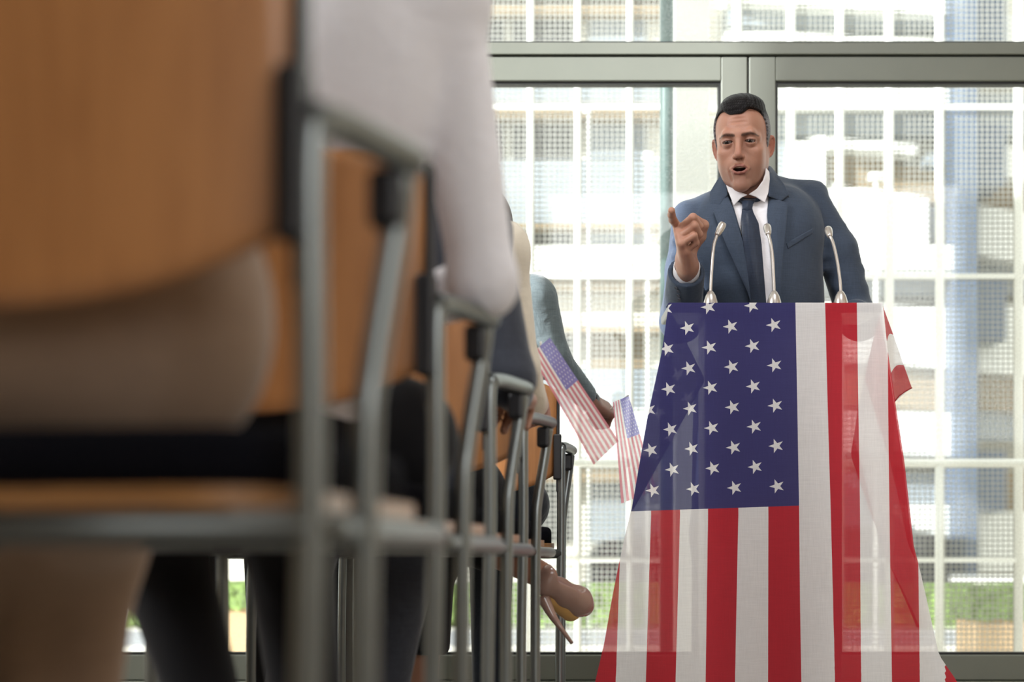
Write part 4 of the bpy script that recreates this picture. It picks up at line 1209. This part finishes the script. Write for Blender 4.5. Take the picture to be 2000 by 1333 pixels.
for T, lb, dr in ((T2, 'second audience chair from the camera, holding the person in the pale grey shirt', 0),
              (T3, 'third audience chair from the camera, behind the pale grey sleeve, with the person in charcoal', 0),
              (T4, 'fourth audience chair from the camera, above the raised high heeled shoe', 0),
              (T5, 'farthest audience chair, the one next to the draped lectern', 11)):
    c = copy_tree(ch1); c.location = T; c['label'] = lb; c.rotation_euler.z = ANG + math.radians(dr)
for T, lb in ((T3 + Vector((-.56, .10, 0)), 'chair left of the third aisle chair, mostly hidden behind the nearest seat'),
              (T4 + Vector((-.56, .10, 0)), 'chair left of the fourth aisle chair, mostly hidden behind the nearest seat'),
              (T5 + Vector((-.56, .10, 0)), 'chair left of the farthest aisle chair, mostly hidden behind the nearest seat')):
    c = copy_tree(ch1); c.location = T; c['label'] = lb

# ------------------------------------------------------------------ audience people
def cl2w(T, x, y, z):
    ca, sa = math.cos(ANG), math.sin(ANG)
    return Vector((T.x + x * ca - y * sa, T.y + x * sa + y * ca, z))
def seated(T, label, top, low, joints=None, hairc=(60, 46, 38), skin=(158, 114, 92), shoe='shoe', capri=None, hands=None, width=1.0, cx=-0.24, lean=0.0, h=0.010, bare=None, band=0.0, arm=1.0, group='seated audience'):
    J = dict(hip=(cx, .17, .575), chest=(cx, .14 + lean, .93), neck=(cx, .15 + lean, 1.13), head=(cx, .19 + lean, 1.30),
             shR=(cx + .175 * width, .15 + lean, 1.07), shL=(cx - .175 * width, .15 + lean, 1.07),
             elR=(cx + .235, .20, .80), elL=(cx - .235, .20, .80), wrR=(cx + .12, .42, .66), wrL=(cx - .12, .42, .66),
             hpR=(cx + .09, .17, .575), hpL=(cx - .09, .17, .575), knR=(cx + .10, .55, .555), knL=(cx - .10, .55, .555),
             anR=(cx + .10, .56, .10), anL=(cx - .10, .56, .10))
    J = {k: cl2w(T, *q) for k, q in J.items()}
    if joints: J.update({k: Vector(q) for k, q in joints.items()})
    p = empty('person', (J['hip'].x, J['hip'].y, 0), label, 'person')
    allp = np.array([q[:] for q in J.values()]); lo = allp.min(0) - .22; hi = allp.max(0) + .22; lo[2] = max(lo[2], .02)
    R = np.array(Matrix.Rotation(ANG, 3, 'Z'))
    # top garment
    v = Vol((lo[0], lo[1], .45), hi, h)
    v.add(ell((J['chest'] + J['hip'] * 0) , (.165 * width, .105, .20), R), .04)
    v.add(ell(J['chest'] * .45 + J['hip'] * .55, (.150 * width, .105, .20), R), .06)
    v.add(ell(J['hip'] + Vector((0, -.01, .02)), (.165 * width, .125, .10), R), .05)
    v.add(cone(J['shL'], J['shR'], .062, .062), .05)
    for a, b, c in (('shR', 'elR', 'wrR'), ('shL', 'elL', 'wrL')):
        v.add(cone(J[a], J[b], .058 * arm, .046 * arm), .03 if arm == 1 else .012); v.add(cone(J[b], J[c] + (J[b] - J[c]) * .12, .045 * arm, .034), .02)
    v.sub(cone(J['neck'], J['neck'] + (J['head'] - J['neck']) * .6, .05, .06), .01)
    if band: v.each(lambda F, X, Y, Z: np.maximum(F, .575 - Z + 0 * X)) 
    V, Q = v.mesh()
    link('top', npmesh('top', V, Q), top, p)
    # trousers
    v = Vol((lo[0], lo[1], .03), (hi[0], hi[1], .80), h)
    v.add(ell(J['hip'] + Vector((0, -.01, -.005 + band)), (.170 * width, .145, .085 + band), R), .03)
    for a, b, c in (('hpR', 'knR', 'anR'), ('hpL', 'knL', 'anL')):
        v.add(cone(J[a], J[b], .082, .064), .05)
        e = J[c] if not capri or capri.get(c) is None else J[b] + (J[c] - J[b]) * capri[c]
        v.add(cone(J[b], e, .064, .046 if not capri else .056), .04)
        if capri:                                   # straight hem
            d = (J[c] - J[b]).normalized(); ee = e.copy()
            v.each(lambda F, X, Y, Z, ee=ee, d=d: np.where(np.sqrt((X - ee.x) ** 2 + (Y - ee.y) ** 2 + (Z - ee.z) ** 2) < .09, np.maximum(F, (X - ee.x) * d.x + (Y - ee.y) * d.y + (Z - ee.z) * d.z), F))
    link('trousers', npmesh('trousers', *v.mesh()), low, p)
    # body: head, neck, core, shins
    v = Vol(lo, hi + np.array((0, 0, .05)), h)
    H = J['head']
    v.add(ell(H, (.074, .093, .105), R), .03); v.add(ell(H + Vector((0.012, .055, -.055)), (.045, .045, .055), R), .03)
    v.add(ell(H + Vector((0.018, .105, -.02)), (.012, .016, .022), R), .015)
    for s in (-1, 1): v.add(ell(H + Vector(R @ np.array((s * .078, 0, -.01))), (.010, .018, .030), R), .008)
    v.add(cone(H + Vector((0, -.01, -.05)), J['neck'], .052, .055), .03); v.add(cone(J['neck'], J['hip'], .07, .09), .05)
    v.add(cone(J['neck'], J['shR'], .05, .035), .03); v.add(cone(J['neck'], J['shL'], .05, .035), .03)
    for a, b, c in (('shR', 'elR', 'wrR'), ('shL', 'elL', 'wrL')): v.add(cone(J[a], J[b], .036, .030), .02); v.add(cone(J[b], J[c], .030, .024), .02)
    for a, b, c in (('hpR', 'knR', 'anR'), ('hpL', 'knL', 'anL')):
        v.add(cone(J[a], J[b], .06, .046), .02); v.add(cone(J[b], J[c], .046, .030), .02)
    Bm = [v.mesh()]
    for sd in ('R', 'L'):
        f = (J['wr' + sd] - J['el' + sd]).normalized(); o = (hands or {}).get(sd, {})
        Bm.append(hand(J['wr' + sd], o.get('f', f), o.get('n', (0, 0, -1)), o.get('s', (-1 if sd == 'R' else 1, 0, 0)), o.get('curl', [(35, 45, 25)] * 4), .95, 1, .0035, arm=J['wr' + sd] + (J['el' + sd] - J['wr' + sd]) * .2))
    V, Q, _ = join(Bm)
    C = np.tile(np.array(lin(skin)), (len(V), 1))
    link('body', npmesh('body', V, Q, True, C), M['skin'], p)
    # hair
    v = Vol(np.array(H) - .16, np.array(H) + .16, h * .8)
    v.add(ell(H + Vector((-.003, -.012, .018)), (.084, .102, .104), R), .02)
    v.sub(ell(H + Vector((.02, .10, -.03)), (.075, .075, .085), R), .01)
    v.each(lambda F, X, Y, Z: np.maximum(F, H.z - .07 - Z))
    V, Q = v.mesh()
    link('hair', npmesh('hair', V, Q, True, np.tile(np.array(lin(hairc)), (len(V), 1))), M['hair'], p)
    # shoes
    for c in ('anR', 'anL'):
        if bare and c in bare: continue
        a = J[c]
        v = Vol((a.x - .08, a.y - .10, 0), (a.x + .12, a.y + .28, .18), .007)
        v.add(cone((a.x, a.y - .005, .05), (a.x + .03, a.y + .15, .034), .045, .034), .02)
        v.add(cone((a.x, a.y, .06), a, .040, .036), .02)
        v.each(lambda F, X, Y, Z: np.maximum(F, .004 - Z))
        link('shoe', npmesh('shoe', *v.mesh()), M[shoe], p)
    return p, J

M['taupe'] = cloth_mat('taupe_suit', (150, 126, 106), 0.8, 500, 0.1, 0.2)
M['blackcloth'] = cloth_mat('black_trousers', (18, 18, 22), 0.85, 500, 0.1, 0.1)
M['greyshirt'] = cloth_mat('pale_grey_shirt', (232, 231, 236), 0.75, 900, 0.05, 0.2, 0.4, 10)
M['charcoal'] = cloth_mat('charcoal_jacket', (58, 62, 72), 0.8, 500, 0.12, 0.25, 0.3, 12)
M['cream'] = cloth_mat('cream_shirt', (214, 206, 190), 0.8, 900, 0.05, 0.2, 0.3, 12)
M['greengrey'] = cloth_mat('grey_green_jacket', (100, 112, 114), 0.8, 500, 0.12, 0.25, 0.4, 14)
M['dgrey'] = cloth_mat('dark_grey_trousers', (46, 52, 60), 0.8, 500, 0.12, 0.2, 0.5, 14)
M['taupepat'] = mat('taupe_patent', (150, 120, 108), 0.12, 0, 0.02, 10, spec=0.7)
M['sole'] = mat('tan_sole', (198, 156, 92), 0.5)

seated(T1, 'person in taupe trousers on the chair nearest the camera', M['blackcloth'], M['taupe'], cx=-.27, band=.055, width=1.08,
       joints=dict(anR=P(110, 1600, 1.80), knR=P(150, 1030, 1.78), knL=P(-120, 1020, 1.78), anL=P(-160, 1700, 1.78),
                   elR=cl2w(T1, -.16, .34, .80), wrR=cl2w(T1, -.24, .46, .66)))
seated(T2, 'person in a pale grey shirt on the second chair, elbow hanging over the armrest', M['greyshirt'], M['blackcloth'], cx=-.255, width=.85, arm=.86,
       joints=dict(shR=P(862, 5, 2.20), elR=P(944, 555, 2.20), wrR=P(830, 590, 2.45), chest=P(655, 120, 2.20), neck=P(720, -120, 2.2), head=P(720, -400, 2.24),
                   shL=P(520, 20, 2.25), knR=P(560, 1020, 2.62), anR=P(610, 1500, 2.62), knL=P(300, 1030, 2.45), anL=P(415, 1420, 2.40), hpR=P(770, 860, 2.32)))
seated(T3, 'person in a charcoal jacket on the third chair, bent elbow at the armrest', M['charcoal'], M['charcoal'], cx=-.25,
       joints=dict(shR=P(925, 450, 3.15), elR=P(992, 740, 3.12), wrR=P(1008, 775, 3.32), knR=P(800, 1030, 3.5), anR=P(735, 1420, 3.5), knL=P(600, 1030, 3.5), anL=P(560, 1420, 3.5)),
       hands=dict(R=dict(f=(.05, .95, .1), n=(-.3, 0, -1), curl=[(40, 60, 40)] * 4)))
p4, J4 = seated(T4, 'person in a cream top on the fourth chair, one high heeled shoe raised', M['cream'], M['blackcloth'], cx=-.25,
       joints=dict(shR=P(975, 490, 3.86), elR=P(1010, 715, 3.90), wrR=P(1046, 800, 4.02), knR=P(890, 1035, 4.20), anR=P(1065, 1128, 4.22),
                   knL=P(835, 1075, 4.18), anL=P(826, 1415, 4.18)), capri=dict(anR=.45, anL=.60), bare=('anR', 'anL'), hands=dict(R=dict(f=(.2, .8, .1), n=(-.8, 0, -.2), s=(0, -.2, 1), curl=[(70, 80, 50)] * 4)))
p5, J5 = seated(T5, 'person in a grey green jacket and watch on the farthest chair', M['greengrey'], M['dgrey'], cx=-.24, arm=1.12,
       joints=dict(shR=P(1040, 585, 4.82), elR=P(1074, 700, 4.84), wrR=P(1150, 782, 4.96), knR=P(960, 1060, 5.05), anR=P(955, 1350, 5.12), knL=P(830, 1060, 5.05), anL=P(800, 1350, 5.1)),
       skin=(138, 98, 80), hands=dict(R=dict(f=(.6, .6, -.25), n=(-.6, .3, -.6), s=(0, 0, 1), curl=[(65, 80, 50)] * 4)))
w5 = J5['wrR']; d5 = (J5['wrR'] - J5['elR']).normalized()
tube('watch', [w5 - d5 * .012, w5 + d5 * .010], .0285, M['black'], p5, 20)
seated(T3 + Vector((-.56, .10, 0)), 'person in charcoal and black, second from the aisle in the third row', M['charcoal'], M['blackcloth'], cx=-.24)
seated(T4 + Vector((-.56, .10, 0)), 'person in a brown top, second from the aisle in the fourth row', M['taupe'], M['blackcloth'], cx=-.24)
seated(T5 + Vector((-.56, .10, 0)), 'person in dark grey, second from the aisle in the farthest row', M['charcoal'], M['dgrey'], cx=-.24)

# high heeled shoe on the raised foot
def pump(name, heel, toe, up, parent, spike=None):
    f = (toe - heel).normalized(); up = (up - f * up.dot(f)).normalized(); L = (toe - heel).length
    def at(a, b): return heel + f * a * L + up * b
    lo = np.minimum(np.minimum(np.array(heel), np.array(toe)), np.array(heel - up * .12)) - .06; hi = np.maximum(np.array(heel), np.array(toe)) + .06
    v = Vol(lo, hi, .0028)
    v.add(cone(at(.04, .012), at(.45, .002), .026, .030), .02); v.add(cone(at(.45, .002), at(.82, -.006), .031, .033), .02); v.add(cone(at(.82, -.006), at(.98, -.010), .033, .024), .02)
    v.add(cone(at(.02, .03), at(.04, 0), .024, .026), .01)
    v.sub(cone(at(.12, .045), at(.62, .040), .026, .024), .006)
    s = link(name, npmesh(name, *v.mesh()), M['taupepat'], parent)
    tube('stiletto_heel', catmull(spike or [at(.02, -.008), at(.06, -.035), at(.08, -.07), at(.08, -.095)], 6), [.016, .010, .0055, .0042], M['taupepat'], s, 12)
    v = Vol(lo, hi, .003)
    v.add(cone(at(.30, -.022), at(.80, -.032), .020, .026), .01)
    v.each(lambda F, X, Y, Z: np.maximum(F, F))
    link('sole', npmesh('sole', *v.mesh()), M['sole'], s)
pump('high_heel', P(1060, 1142, 4.20), P(1146, 1178, 4.30), Vector((.35, -.35, .85)), p4, [P(1060, 1166, 4.21), P(1078, 1202, 4.20), P(1098, 1231, 4.19), P(1117, 1257, 4.20)])
pump('high_heel', P(818, 1440, 4.19) + Vector((0, 0, 0)), P(830, 1440, 4.38) + Vector((0, 0, -.0)), Vector((0, 0, 1)), p4)

# hand flags
def small_flag(corners, Ys, label, hand_pt, stick_top):
    (a, b, c, d) = [P(q[0], q[1], y) for q, y in zip(corners, Ys)]     # hoist top, fly top, fly bottom, hoist bottom
    N, Mx = 26, 40; V, UV = [], []
    for j in range(N + 1):
        t = j / N
        for i in range(Mx + 1):
            s = i / Mx
            p = (a * (1 - s) + b * s) * (1 - t) + (d * (1 - s) + c * s) * t
            p = p + Vector((0, 1, 0)) * 0.010 * math.sin(s * 6.0 + t * 2) * s
            V.append(p); UV.append((13 * t, 30 * s))
    F = [(j * (Mx + 1) + i, j * (Mx + 1) + i + 1, (j + 1) * (Mx + 1) + i + 1, (j + 1) * (Mx + 1) + i) for j in range(N) for i in range(Mx)]
    e = empty('paper_flag', hand_pt, label, 'flag', 'small flags waved by the audience')
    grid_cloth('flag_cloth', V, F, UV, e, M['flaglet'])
    tube('flag_stick', [hand_pt, stick_top], .0022, M['white'], e, 8)
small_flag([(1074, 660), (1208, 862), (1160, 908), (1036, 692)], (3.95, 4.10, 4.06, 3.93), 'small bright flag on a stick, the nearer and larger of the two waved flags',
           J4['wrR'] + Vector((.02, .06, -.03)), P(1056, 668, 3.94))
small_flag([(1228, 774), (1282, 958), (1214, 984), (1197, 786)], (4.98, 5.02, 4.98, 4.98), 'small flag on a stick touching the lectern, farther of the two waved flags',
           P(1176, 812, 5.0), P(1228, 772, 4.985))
